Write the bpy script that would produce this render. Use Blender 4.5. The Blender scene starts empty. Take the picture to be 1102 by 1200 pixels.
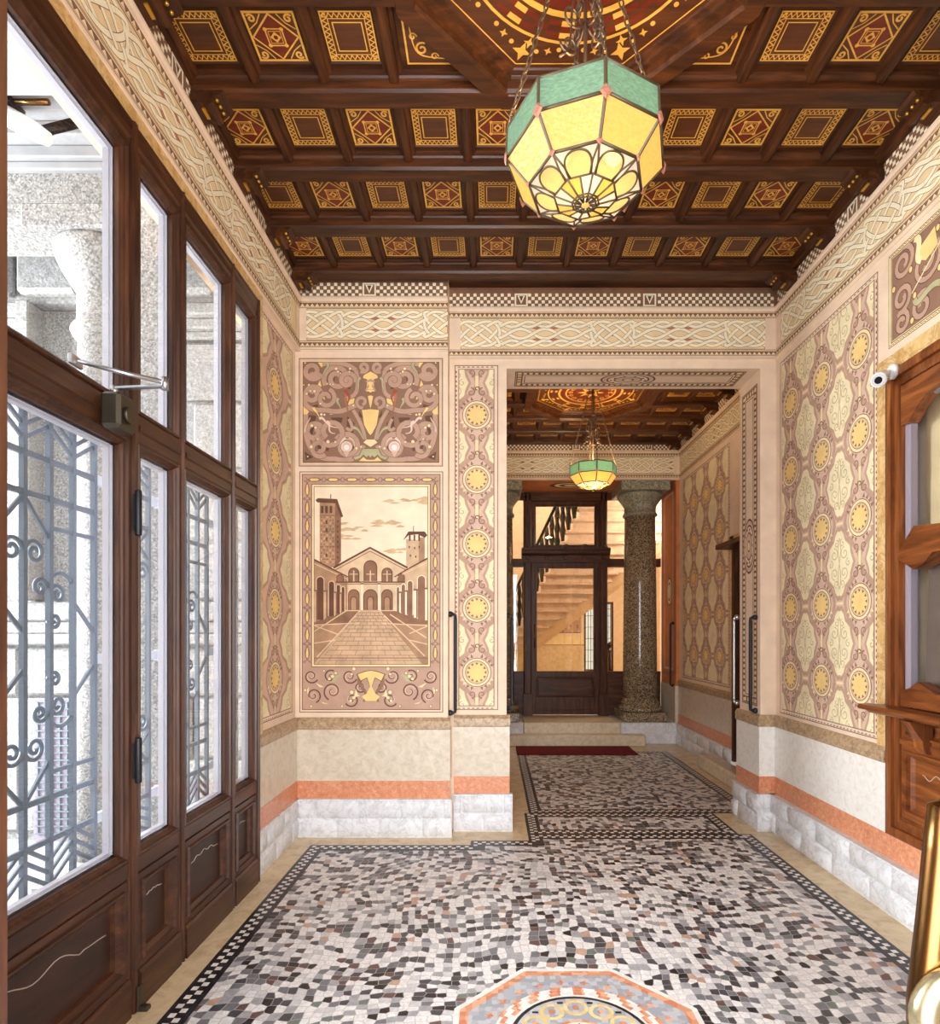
import bpy, math, random
from mathutils import Vector
from mathutils.geometry import tessellate_polygon
random.seed(7)
PI = math.pi
sc = bpy.context.scene
COL = sc.collection

# ------------------------------------------------------------------ camera
cam_d = bpy.data.cameras.new('camera')
cam = bpy.data.objects.new('camera', cam_d)
COL.objects.link(cam)
cam.location = (0, 0, 1.5)
cam.rotation_euler = (PI / 2, 0, 0)
cam_d.sensor_fit = 'HORIZONTAL'
cam_d.sensor_width = 36
cam_d.lens = 36 * 700 / 1102
cam_d.shift_x = -27 / 1102
cam_d.shift_y = 143 / 1102
cam_d.clip_start = 0.02
sc.camera = cam
# ------------------------------------------------------------------ world, lights, exposure
wd = bpy.data.worlds.new('daylight')
sc.world = wd
wd.use_nodes = True
bg = wd.node_tree.nodes['Background']
bg.inputs[0].default_value = (0.93, 0.96, 1.0, 1)
bg.inputs[1].default_value = 1.15
sc.view_settings.view_transform = 'Standard'
sc.view_settings.look = 'None'
sc.view_settings.gamma = 1
sc.view_settings.use_curve_mapping = False
sc.view_settings.exposure = 0.3

def light(name, kind, loc, energy, color, size=None, size_y=None, rot=(0, 0, 0), radius=0.05):
    d = bpy.data.lights.new(name, kind)
    d.energy = energy
    d.color = color
    if kind == 'AREA':
        d.shape = 'RECTANGLE'
        d.size = size
        d.size_y = size_y
    else:
        d.shadow_soft_size = radius
    o = bpy.data.objects.new(name, d)
    o.location = loc
    o.rotation_euler = rot
    COL.objects.link(o)
    return o
# daylight from the street through the open entrance door behind the camera
light('entrance_daylight', 'AREA', (0.0, -1.0, 2.0), 470, (0.97, 0.99, 1.03), 3.2, 3.6, (PI / 2, 0, 0))
# added warm fill from above to brighten the stair hall
light('stair_hall_fill', 'AREA', (1.2, 11.2, 5.2), 90, (1.0, 0.9, 0.78), 2.5, 2.5, (0, 0, 0))
# the open sky over the courtyard beyond the portico
light('courtyard_daylight', 'AREA', (-7.5, 3.5, 3.2), 3200, (0.97, 0.98, 1.0), 5, 4, (0, -PI / 2 + 0.10, 0))

# ------------------------------------------------------------------ materials
def lin(c):
    c = c / 255.0
    return c / 12.92 if c <= 0.04045 else ((c + 0.055) / 1.055) ** 2.4
def rgb(*c):
    return (lin(c[0]), lin(c[1]), lin(c[2]), 1)
M = {}
def base(name, color=(200, 200, 200), rough=0.6, metal=0.0, spec=0.4):
    m = bpy.data.materials.new(name)
    m.use_nodes = True
    nt = m.node_tree
    b = nt.nodes['Principled BSDF']
    b.inputs['Base Color'].default_value = rgb(*color)
    b.inputs['Roughness'].default_value = rough
    b.inputs['Metallic'].default_value = metal
    b.inputs['Specular IOR Level'].default_value = spec
    M[name] = m
    return m, nt, b
def N(nt, t, **kw):
    n = nt.nodes.new(t)
    for k, v in kw.items():
        setattr(n, k, v)
    return n
def pos(nt, scale=(1, 1, 1)):
    g = N(nt, 'ShaderNodeNewGeometry')
    mp = N(nt, 'ShaderNodeMapping')
    mp.inputs['Scale'].default_value = scale
    nt.links.new(g.outputs['Position'], mp.inputs['Vector'])
    return mp.outputs['Vector']
def noise(nt, vec, scale, detail=4, rough=0.55, dist=0.0):
    n = N(nt, 'ShaderNodeTexNoise')
    n.inputs['Scale'].default_value = scale
    n.inputs['Detail'].default_value = detail
    n.inputs['Roughness'].default_value = rough
    n.inputs['Distortion'].default_value = dist
    nt.links.new(vec, n.inputs['Vector'])
    return n
def ramp(nt, fac, stops, interp='LINEAR'):
    r = N(nt, 'ShaderNodeValToRGB')
    cr = r.color_ramp
    cr.interpolation = interp
    while len(cr.elements) < len(stops):
        cr.elements.new(0.5)
    for e, (p, c) in zip(cr.elements, stops):
        e.position = p
        e.color = rgb(*c)
    nt.links.new(fac, r.inputs['Fac'])
    return r.outputs['Color']
def bump(nt, b, h, strength, dist=0.01):
    bp = N(nt, 'ShaderNodeBump')
    bp.inputs['Strength'].default_value = strength
    bp.inputs['Distance'].default_value = dist
    nt.links.new(h, bp.inputs['Height'])
    nt.links.new(bp.outputs['Normal'], b.inputs['Normal'])

def paint(name, c, var=0.10, rough=0.75):
    """painted plaster: one colour with the slight mottling of old distemper"""
    m, nt, b = base(name, c, rough, 0, 0.25)
    n = noise(nt, pos(nt), 9, 5)
    lo = tuple(max(0, v * (1 - var)) for v in c)
    hi = tuple(min(255, v * (1 + var * 0.5)) for v in c)
    nt.links.new(ramp(nt, n.outputs['Fac'], [(0.3, lo), (0.7, hi)]), b.inputs['Base Color'])
    return m
def stone(name, cols, scale=14, rough=0.35, vein=None, bmp=0.0, scl=(1, 1, 1)):
    m, nt, b = base(name, cols[0], rough)
    p = pos(nt, scl)
    n = noise(nt, p, scale, 8, 0.65, 0.6)
    k = len(cols)
    stops = [(0.28 + 0.44 * i / max(1, k - 1), c) for i, c in enumerate(cols)]
    c = ramp(nt, n.outputs['Fac'], stops)
    if vein:
        v = noise(nt, p, scale * 0.35, 6, 0.6, 1.6)
        mth = N(nt, 'ShaderNodeMath', operation='SUBTRACT')
        nt.links.new(v.outputs['Fac'], mth.inputs[0]); mth.inputs[1].default_value = 0.5
        ab = N(nt, 'ShaderNodeMath', operation='ABSOLUTE')
        nt.links.new(mth.outputs[0], ab.inputs[0])
        rr = N(nt, 'ShaderNodeMapRange')
        rr.inputs['From Min'].default_value = 0.0; rr.inputs['From Max'].default_value = 0.035
        rr.inputs['To Min'].default_value = 0.55; rr.inputs['To Max'].default_value = 0.0
        nt.links.new(ab.outputs[0], rr.inputs['Value'])
        mx = N(nt, 'ShaderNodeMixRGB')
        nt.links.new(rr.outputs[0], mx.inputs['Fac'])
        nt.links.new(c, mx.inputs['Color1']); mx.inputs['Color2'].default_value = rgb(*vein)
        c = mx.outputs['Color']
    nt.links.new(c, b.inputs['Base Color'])
    if bmp:
        bump(nt, b, n.outputs['Fac'], bmp, 0.02)
    return m
def granite(name, cols, scale=55, rough=0.4, bmp=0.0):
    m, nt, b = base(name, cols[0], rough)
    p = pos(nt)
    v = N(nt, 'ShaderNodeTexVoronoi'); v.inputs['Scale'].default_value = scale
    nt.links.new(p, v.inputs['Vector'])
    sp = N(nt, 'ShaderNodeSeparateColor'); nt.links.new(v.outputs['Color'], sp.inputs[0])
    k = len(cols)
    c = ramp(nt, sp.outputs[0], [(i / k, cc) for i, cc in enumerate(cols)], 'CONSTANT')
    nt.links.new(c, b.inputs['Base Color'])
    if bmp:
        n = noise(nt, p, 18, 6)
        bump(nt, b, n.outputs['Fac'], bmp, 0.03)
    return m
def wood(name, dark, light_, axis, rough=0.38, scale=7, spec=0.4):
    m, nt, b = base(name, dark, rough, 0, spec)
    s = [1.0, 1.0, 1.0]
    s['xyz'.index(axis)] = 0.10
    p = pos(nt, s)
    n = noise(nt, p, scale * 3, 6, 0.6, 0.9)
    mid = tuple((a + c) / 2 for a, c in zip(dark, light_))
    nt.links.new(ramp(nt, n.outputs['Fac'], [(0.3, dark), (0.52, mid), (0.72, light_)]), b.inputs['Base Color'])
    b.inputs['Coat Weight'].default_value = 0.12
    b.inputs['Coat Roughness'].default_value = 0.25
    bump(nt, b, n.outputs['Fac'], 0.12, 0.004)
    return m
def glass(name, tint=(255, 255, 255), ior=1.5, rough=0.0):
    m = bpy.data.materials.new(name); m.use_nodes = True
    nt = m.node_tree; nt.nodes.clear()
    out = N(nt, 'ShaderNodeOutputMaterial'); mx = N(nt, 'ShaderNodeMixShader')
    lw = N(nt, 'ShaderNodeLayerWeight'); lw.inputs['Blend'].default_value = 0.5
    pw = N(nt, 'ShaderNodeMath', operation='POWER'); pw.inputs[1].default_value = 5
    nt.links.new(lw.outputs['Facing'], pw.inputs[0])
    f0 = ((ior - 1) / (ior + 1)) ** 2
    fr = N(nt, 'ShaderNodeMath', operation='MULTIPLY_ADD'); fr.inputs[1].default_value = 0.8 * (1 - f0); fr.inputs[2].default_value = f0
    nt.links.new(pw.outputs[0], fr.inputs[0])
    t = N(nt, 'ShaderNodeBsdfTransparent'); t.inputs[0].default_value = rgb(*tint)
    g = N(nt, 'ShaderNodeBsdfGlossy'); g.inputs['Roughness'].default_value = rough
    nt.links.new(fr.outputs[0], mx.inputs[0]); nt.links.new(t.outputs[0], mx.inputs[1])
    nt.links.new(g.outputs[0], mx.inputs[2]); nt.links.new(mx.outputs[0], out.inputs[0])
    M[name] = m
    return m
def lampglass(name, c, emit, clear=0.12, glow=None):
    """leaded lamp glass: lit from inside, so it glows; partly see-through towards the bulbs"""
    m = bpy.data.materials.new(name); m.use_nodes = True
    nt = m.node_tree; nt.nodes.clear()
    out = N(nt, 'ShaderNodeOutputMaterial')
    tl = N(nt, 'ShaderNodeBsdfTranslucent'); df = N(nt, 'ShaderNodeBsdfPrincipled')
    em = N(nt, 'ShaderNodeEmission'); tr = N(nt, 'ShaderNodeBsdfTransparent')
    v = noise(nt, pos(nt, (1, 1, 2.2)), 60, 4)
    lo = tuple(x * 0.8 for x in c)
    cc = ramp(nt, v.outputs['Fac'], [(0.3, lo), (0.7, c)])
    for n_, s in ((tl, 'Color'), (df, 'Base Color'), (em, 'Color')):
        nt.links.new(cc, n_.inputs[s])
    df.inputs['Roughness'].default_value = 0.15
    tr.inputs[0].default_value = rgb(*c)
    em.inputs['Strength'].default_value = emit
    if glow:
        for l_ in list(em.inputs['Color'].links): nt.links.remove(l_)
        em.inputs['Color'].default_value = rgb(*glow)
    m1 = N(nt, 'ShaderNodeMixShader'); m1.inputs[0].default_value = 0.45
    m2 = N(nt, 'ShaderNodeMixShader'); m2.inputs[0].default_value = clear
    ad = N(nt, 'ShaderNodeAddShader')
    nt.links.new(df.outputs[0], m1.inputs[1]); nt.links.new(tl.outputs[0], m1.inputs[2])
    nt.links.new(m1.outputs[0], m2.inputs[1]); nt.links.new(tr.outputs[0], m2.inputs[2])
    nt.links.new(m2.outputs[0], ad.inputs[0]); nt.links.new(em.outputs[0], ad.inputs[1])
    nt.links.new(ad.outputs[0], out.inputs[0])
    bp = N(nt, 'ShaderNodeBump'); bp.inputs['Strength'].default_value = 0.5; bp.inputs['Distance'].default_value = 0.01
    nt.links.new(v.outputs['Fac'], bp.inputs['Height']); nt.links.new(bp.outputs[0], df.inputs['Normal'])
    M[name] = m
def emitter(name, c, s):
    m = bpy.data.materials.new(name); m.use_nodes = True
    nt = m.node_tree; nt.nodes.clear()
    out = N(nt, 'ShaderNodeOutputMaterial'); e = N(nt, 'ShaderNodeEmission')
    e.inputs[0].default_value = rgb(*c); e.inputs[1].default_value = s
    nt.links.new(e.outputs[0], out.inputs[0]); M[name] = m

# wall paints
paint('cream', (238, 214, 188), 0.04)
paint('strand', (250, 240, 212), 0.03)
paint('outline', (140, 108, 80))
paint('frieze_ground', (240, 214, 166), 0.05)
paint('brown', (138, 100, 76))
paint('darkbrown', (110, 80, 64))
paint('mauve', (196, 160, 138), 0.05)
paint('mauve_dark', (152, 116, 96), 0.06)
paint('mauve_pale', (222, 190, 168), 0.05)
paint('gold', (246, 212, 140), 0.05)
paint('goldpale', (244, 224, 176), 0.05)
paint('terracotta', (190, 122, 92), 0.06)
paint('red', (178, 92, 70), 0.08)
paint('sage', (188, 184, 142), 0.08)
paint('pinkwhite', (236, 208, 192), 0.04)
paint('white_paint', (244, 238, 230), 0.03)
paint('lace', (244, 230, 192), 0.06)
paint('lace_line', (202, 178, 130), 0.06)
paint('sepia_sky', (250, 230, 200), 0.04)
paint('sepia1', (214, 180, 144), 0.12)
paint('sepia2', (184, 144, 112), 0.14)
paint('sepia3', (150, 110, 86), 0.14)
paint('sepia4', (112, 76, 58), 0.12)
paint('sepia_cloud', (220, 184, 142), 0.1)
paint('sepia_light', (230, 200, 162), 0.1)
paint('orangewall', (206, 132, 84), 0.08)
# stones
stone('dado', [(198, 182, 158), (216, 203, 182), (226, 216, 200)], 20, 0.3)
stone('dadowhite', [(224, 216, 204), (240, 236, 228), (246, 244, 240)], 26, 0.3)
stone('cap', [(140, 112, 82), (186, 158, 124), (206, 182, 150)], 30, 0.3, (110, 84, 60))
stone('ochre', [(190, 146, 82), (222, 186, 126), (236, 208, 158)], 14, 0.35, (164, 120, 66))
stone('salmon', [(206, 130, 92), (222, 152, 114), (234, 178, 142)], 34, 0.3, (190, 108, 76))
stone('whitemarble', [(204, 204, 206), (228, 229, 232), (240, 241, 244)], 16, 0.4, (188, 184, 180), 0.15)
stone('tan', [(196, 170, 132), (220, 198, 160), (230, 212, 178)], 12, 0.25)
stone('step_stone', [(196, 180, 150), (220, 204, 174), (232, 220, 196)], 18, 0.3)
stone('pinkmarble', [(206, 178, 164), (226, 204, 192), (238, 222, 212)], 9, 0.35)
granite('column_granite', [(72, 62, 50), (126, 110, 86), (164, 144, 112), (98, 86, 68), (190, 168, 134)], 115, 0.15)
granite('capital_granite', [(110, 112, 96), (150, 146, 124), (180, 174, 150), (118, 120, 104)], 100, 0.3)
granite('grey_granite', [(162, 160, 157), (142, 140, 138), (178, 176, 174), (152, 150, 148), (122, 120, 120)], 110, 0.8, 0.25)
granite('white_granite', [(158, 157, 156), (148, 147, 146), (166, 165, 165), (138, 137, 136)], 90, 0.8, 0.4)
paint('porch_plaster', (172, 173, 176), 0.05)
paint('pavement', (158, 157, 156), 0.06)
# woods
for ax in 'xyz':
    wood('wood_' + ax, (48, 26, 16), (96, 58, 36), ax)
    wood('ceil_' + ax, (40, 20, 9), (98, 54, 23), ax, 0.45, spec=0.25)
    wood('lodge_' + ax, (84, 42, 18), (164, 96, 48), ax, 0.3)
    wood('inner_' + ax, (54, 30, 16), (108, 66, 36), ax, 0.45, spec=0.22)
wood('panelwood_y', (44, 24, 16), (70, 42, 28), 'y', 0.4)
wood('inlay_dark', (66, 34, 16), (98, 54, 26), 'x', 0.4)
wood('inlay_red', (92, 28, 14), (120, 44, 22), 'x', 0.4)
wood('inlay_gold', (206, 150, 58), (236, 188, 92), 'x', 0.4)
paint('silverline', (190, 176, 160), 0.05, 0.4)
# metals etc.
base('iron', (58, 58, 62), 0.45, 0.7)
base('grille_iron', (120, 130, 142), 0.5, 0.3)
base('grille_bracket', (214, 220, 228), 0.5, 0.2)
base('frame_white', (190, 186, 196), 0.5)
base('came', (84, 70, 48), 0.5, 0.3)
base('chain_iron', (110, 92, 76), 0.45, 0.8)
base('brass', (126, 90, 52), 0.25, 1.0)
base('brass_pale', (196, 186, 148), 0.25, 0.9)
base('closer_metal', (88, 82, 68), 0.4, 0.8)
base('steel', (196, 196, 198), 0.3, 0.9)
base('white_plastic', (236, 236, 234), 0.35)
base('black_plastic', (20, 20, 22), 0.15)
base('gilt', (214, 166, 70), 0.3, 0.8)
base('lilac_frame', (150, 140, 150), 0.35)
paint('curtain_beige', (226, 198, 158), 0.05, 0.9)
paint('curtain_grey', (118, 100, 92), 0.08, 0.9)
paint('mat_red', (110, 22, 30), 0.15, 0.95)
base('dark_void', (24, 20, 18), 0.8)
glass('glass', (250, 252, 252), 1.45)
glass('glass_inner', (244, 236, 220), 1.62)
lampglass('lg_green', (126, 156, 136), 0.13, 0.06, (160, 205, 172))
lampglass('lg_yellow', (176, 140, 84), 0.60, 0.08, (255, 196, 98))
lampglass('lg_amber', (110, 76, 36), 0.66, 0.10, (255, 190, 84))
lampglass('lg_cream', (140, 110, 68), 0.52, 0.45, (255, 214, 140))
lampglass('lg_white', (110, 96, 88), 0.50, 0.06, (250, 226, 204))
lampglass('lg_pink', (190, 126, 104), 0.20, 0.05, (240, 170, 140))
emitter('bulb_glow', (255, 226, 160), 26.0)

def mosaic():
    m, nt, b = base('mosaic', (200, 200, 200), 0.3)
    p = pos(nt)
    w = noise(nt, p, 1.1, 2)
    sub = N(nt, 'ShaderNodeVectorMath', operation='SUBTRACT')
    nt.links.new(w.outputs['Color'], sub.inputs[0]); sub.inputs[1].default_value = (0.5, 0.5, 0.5)
    sc_ = N(nt, 'ShaderNodeVectorMath', operation='SCALE'); sc_.inputs['Scale'].default_value = 0.30
    nt.links.new(sub.outputs[0], sc_.inputs[0])
    ad = N(nt, 'ShaderNodeVectorMath', operation='ADD')
    nt.links.new(p, ad.inputs[0]); nt.links.new(sc_.outputs[0], ad.inputs[1])
    vs = []
    for feat in ('F1', 'DISTANCE_TO_EDGE'):
        v = N(nt, 'ShaderNodeTexVoronoi', voronoi_dimensions='2D', feature=feat)
        v.inputs['Scale'].default_value = 25
        v.inputs['Randomness'].default_value = 0.42
        nt.links.new(ad.outputs[0], v.inputs['Vector'])
        vs.append(v)
    sp = N(nt, 'ShaderNodeSeparateColor'); nt.links.new(vs[0].outputs['Color'], sp.inputs[0])
    c = ramp(nt, sp.outputs[0], [(0, (244, 243, 242)), (0.36, (220, 220, 222)), (0.50, (176, 177, 182)),
        (0.60, (124, 126, 132)), (0.71, (78, 78, 84)), (0.84, (46, 45, 48)), (0.92, (112, 86, 84)),
        (0.955, (206, 170, 148)), (0.98, (118, 130, 124))], 'CONSTANT')
    n2 = noise(nt, p, 40, 6, 0.7, 1.0)
    mul = N(nt, 'ShaderNodeMixRGB', blend_type='MULTIPLY'); mul.inputs['Fac'].default_value = 0.5
    g = ramp(nt, n2.outputs['Fac'], [(0.35, (178, 176, 174)), (0.65, (255, 255, 255))])
    nt.links.new(c, mul.inputs['Color1']); nt.links.new(g, mul.inputs['Color2'])
    lt = N(nt, 'ShaderNodeMath', operation='LESS_THAN'); lt.inputs[1].default_value = 0.03
    nt.links.new(vs[1].outputs['Distance'], lt.inputs[0])
    mx = N(nt, 'ShaderNodeMixRGB'); nt.links.new(lt.outputs[0], mx.inputs['Fac'])
    nt.links.new(mul.outputs[0], mx.inputs['Color1']); mx.inputs['Color2'].default_value = rgb(186, 178, 170)
    nt.links.new(mx.outputs[0], b.inputs['Base Color'])
mosaic()
def tess(name, cols, scale=40):
    m, nt, b = base(name, cols[0], 0.3)
    v = N(nt, 'ShaderNodeTexVoronoi', voronoi_dimensions='2D'); v.inputs['Scale'].default_value = scale
    v.inputs['Randomness'].default_value = 0.5
    nt.links.new(pos(nt), v.inputs['Vector'])
    sp = N(nt, 'ShaderNodeSeparateColor'); nt.links.new(v.outputs['Color'], sp.inputs[0])
    nt.links.new(ramp(nt, sp.outputs[0], [(i / len(cols), c) for i, c in enumerate(cols)], 'CONSTANT'), b.inputs['Base Color'])
tess('m_black', [(34, 34, 38), (48, 48, 52), (28, 28, 30)])
tess('m_white', [(238, 236, 230), (226, 222, 216)])
tess('m_orange', [(216, 150, 116), (228, 172, 140), (206, 132, 98)])
tess('m_greyblue', [(174, 178, 184), (190, 192, 196), (160, 166, 174)])
tess('m_yellow', [(222, 194, 128), (232, 208, 150)])

# ------------------------------------------------------------------ mesh helpers
class MB:
    def __init__(self, *mats):
        self.v = []; self.f = []; self.m = []; self.mats = list(mats); self.sm = []
    def mi(self, name):
        if name is None: return 0
        if name not in self.mats: self.mats.append(name)
        return self.mats.index(name)
    def face(self, idx, mat=None, smooth=False):
        self.f.append(idx); self.m.append(self.mi(mat)); self.sm.append(smooth)
    def box(self, x0, x1, y0, y1, z0, z1, mat=None):
        b = len(self.v)
        for z in (z0, z1):
            for (x, y) in ((x0, y0), (x1, y0), (x1, y1), (x0, y1)):
                self.v.append((x, y, z))
        for q in ((3, 2, 1, 0), (4, 5, 6, 7), (0, 1, 5, 4), (1, 2, 6, 5), (2, 3, 7, 6), (3, 0, 4, 7)):
            self.face([b + i for i in q], mat)
    def bbox(self, x0, x1, y0, y1, z0, z1, r=0.004, mat=None):
        """box with all edges chamfered by r"""
        b = len(self.v)
        X, Y, Z = (x0, x1), (y0, y1), (z0, z1)
        def p(i, j, k, ax):
            c = [X[i], Y[j], Z[k]]
            sg = [1 if i == 0 else -1, 1 if j == 0 else -1, 1 if k == 0 else -1]
            for a in range(3):
                if a != ax: c[a] += sg[a] * r
            self.v.append(tuple(c))
            return len(self.v) - 1
        P = {(i, j, k, a): p(i, j, k, a) for i in (0, 1) for j in (0, 1) for k in (0, 1) for a in range(3)}
        for a in range(3):
            o = [q for q in range(3) if q != a]
            for s in (0, 1):
                fc = []
                for (u, w) in ((0, 0), (1, 0), (1, 1), (0, 1)):
                    ijk = [0, 0, 0]; ijk[a] = s; ijk[o[0]] = u; ijk[o[1]] = w
                    fc.append(P[(*ijk, a)])
                self.face(fc, mat)
            for u in (0, 1):
                for w in (0, 1):
                    i0 = [0, 0, 0]; i1 = [0, 0, 0]
                    i0[o[0]] = i1[o[0]] = u; i0[o[1]] = i1[o[1]] = w
                    i0[a] = 0; i1[a] = 1
                    self.face([P[(*i0, o[0])], P[(*i1, o[0])], P[(*i1, o[1])], P[(*i0, o[1])]], mat)
        for i in (0, 1):
            for j in (0, 1):
                for k in (0, 1):
                    self.face([P[(i, j, k, 0)], P[(i, j, k, 1)], P[(i, j, k, 2)]], mat)
    def prism(self, prof, a, b, axis, mat=None, cap=True, smooth=False):
        """closed profile (2-D) extruded from a to b along axis; profile axes are the other two in xyz order"""
        n = len(prof); s = len(self.v)
        for t in (a, b):
            for (p, q) in prof:
                self.v.append((t, p, q) if axis == 'x' else (p, t, q) if axis == 'y' else (p, q, t))
        for i in range(n):
            j = (i + 1) % n
            self.face([s + i, s + j, s + n + j, s + n + i], mat, smooth)
        if cap:
            tri = tessellate_polygon([[Vector((p, q, 0)) for p, q in prof]])
            for t in tri:
                self.face([s + i for i in t], mat)
                self.face([s + n + i for i in reversed(t)], mat)
    def loops(self, rings, mat=None, closed=True, cap0=False, cap1=False, smooth=False):
        """skin successive rings of equal length"""
        n = len(rings[0]); s = len(self.v)
        for r in rings: self.v.extend([tuple(p) for p in r])
        for k in range(len(rings) - 1):
            for i in range(n if closed else n - 1):
                j = (i + 1) % n
                self.face([s + k * n + i, s + k * n + j, s + (k + 1) * n + j, s + (k + 1) * n + i], mat, smooth)
        if cap0: self.face([s + i for i in reversed(range(n))], mat)
        if cap1: self.face([s + (len(rings) - 1) * n + i for i in range(n)], mat)
    def lathe(self, cx, cy, prof, n=32, mat=None, smooth=True, cap=True):
        rings = [[(cx + r * math.cos(2 * PI * i / n), cy + r * math.sin(2 * PI * i / n), z) for i in range(n)] for r, z in prof]
        self.loops(rings, mat, True, cap, cap, smooth)
    def tube(self, pts, r, n=8, mat=None, closed=False, smooth=True, flat=None):
        pts = [Vector(p) for p in pts]
        k = len(pts); rings = []
        up = None
        for i in range(k):
            if closed: d = pts[(i + 1) % k] - pts[i - 1]
            else: d = pts[min(i + 1, k - 1)] - pts[max(i - 1, 0)]
            d = d.normalized() if d.length > 1e-9 else Vector((0, 0, 1))
            if up is None:
                up = Vector((0, 0, 1)) if abs(d.z) < 0.9 else Vector((0, 1, 0))
            a = up - d * up.dot(d)
            if a.length < 1e-4:
                a = Vector((1, 0, 0)) - d * d.x
            a.normalize(); up = a
            b = d.cross(a)
            rr = r[i] if isinstance(r, (list, tuple)) else r
            ring = []
            for j in range(n):
                t = 2 * PI * (j + 0.5) / n
                ring.append(pts[i] + a * (math.cos(t) * rr) + b * (math.sin(t) * rr))
            rings.append(ring)
        if closed: rings.append(rings[0])
        self.loops(rings, mat, True, not closed, not closed, smooth)
    def bar(self, p, q, w, t, mat=None, nrm=(1, 0, 0)):
        """flat bar from p to q, w wide in the plane across nrm, t thick along nrm"""
        p = Vector(p); q = Vector(q); d = (q - p).normalized(); n = Vector(nrm)
        s = d.cross(n).normalized() * (w / 2); n = n * (t / 2)
        rings = [[c + s + n, c - s + n, c - s - n, c + s - n] for c in (p, q)]
        self.loops(rings, mat, True, True, True)
    def sphere(self, c, r, n=12, m=8, mat=None, sz=1.0):
        prof = [(max(1e-4, r * math.sin(PI * i / m)), c[2] - r * sz * math.cos(PI * i / m)) for i in range(m + 1)]
        self.lathe(c[0], c[1], prof, n, mat)
    def build(self, name, parent=None, mat=None, label=None):
        me = bpy.data.meshes.new(name)
        me.from_pydata(self.v, [], self.f)
        ms = self.mats if self.mats else [mat]
        for x in ms: me.materials.append(M[x])
        me.polygons.foreach_set('material_index', self.m)
        me.polygons.foreach_set('use_smooth', self.sm)
        me.update()
        o = bpy.data.objects.new(name, me)
        COL.objects.link(o)
        if parent is not None: o.parent = parent; o.matrix_parent_inverse = parent.matrix_world.inverted() if False else o.matrix_parent_inverse
        if label: o['label'] = label
        return o
def empty(name, loc=(0, 0, 0), rz=0.0):
    o = bpy.data.objects.new(name, None)
    o.location = loc; o.rotation_euler = (0, 0, rz); o.empty_display_size = 0.1
    COL.objects.link(o)
    return o
def tag(o, label, cat, group=None, kind=None):
    o['label'] = label; o['category'] = cat
    if group: o['group'] = group
    if kind: o['kind'] = kind
    return o
def struct(o, label, cat): return tag(o, label, cat, None, 'structure')
def rel(mb, loc):
    """shift a mesh built in world coordinates so that it hangs on an Empty at loc"""
    mb.v = [(x - loc[0], y - loc[1], z - loc[2]) for x, y, z in mb.v]
    return mb

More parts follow.
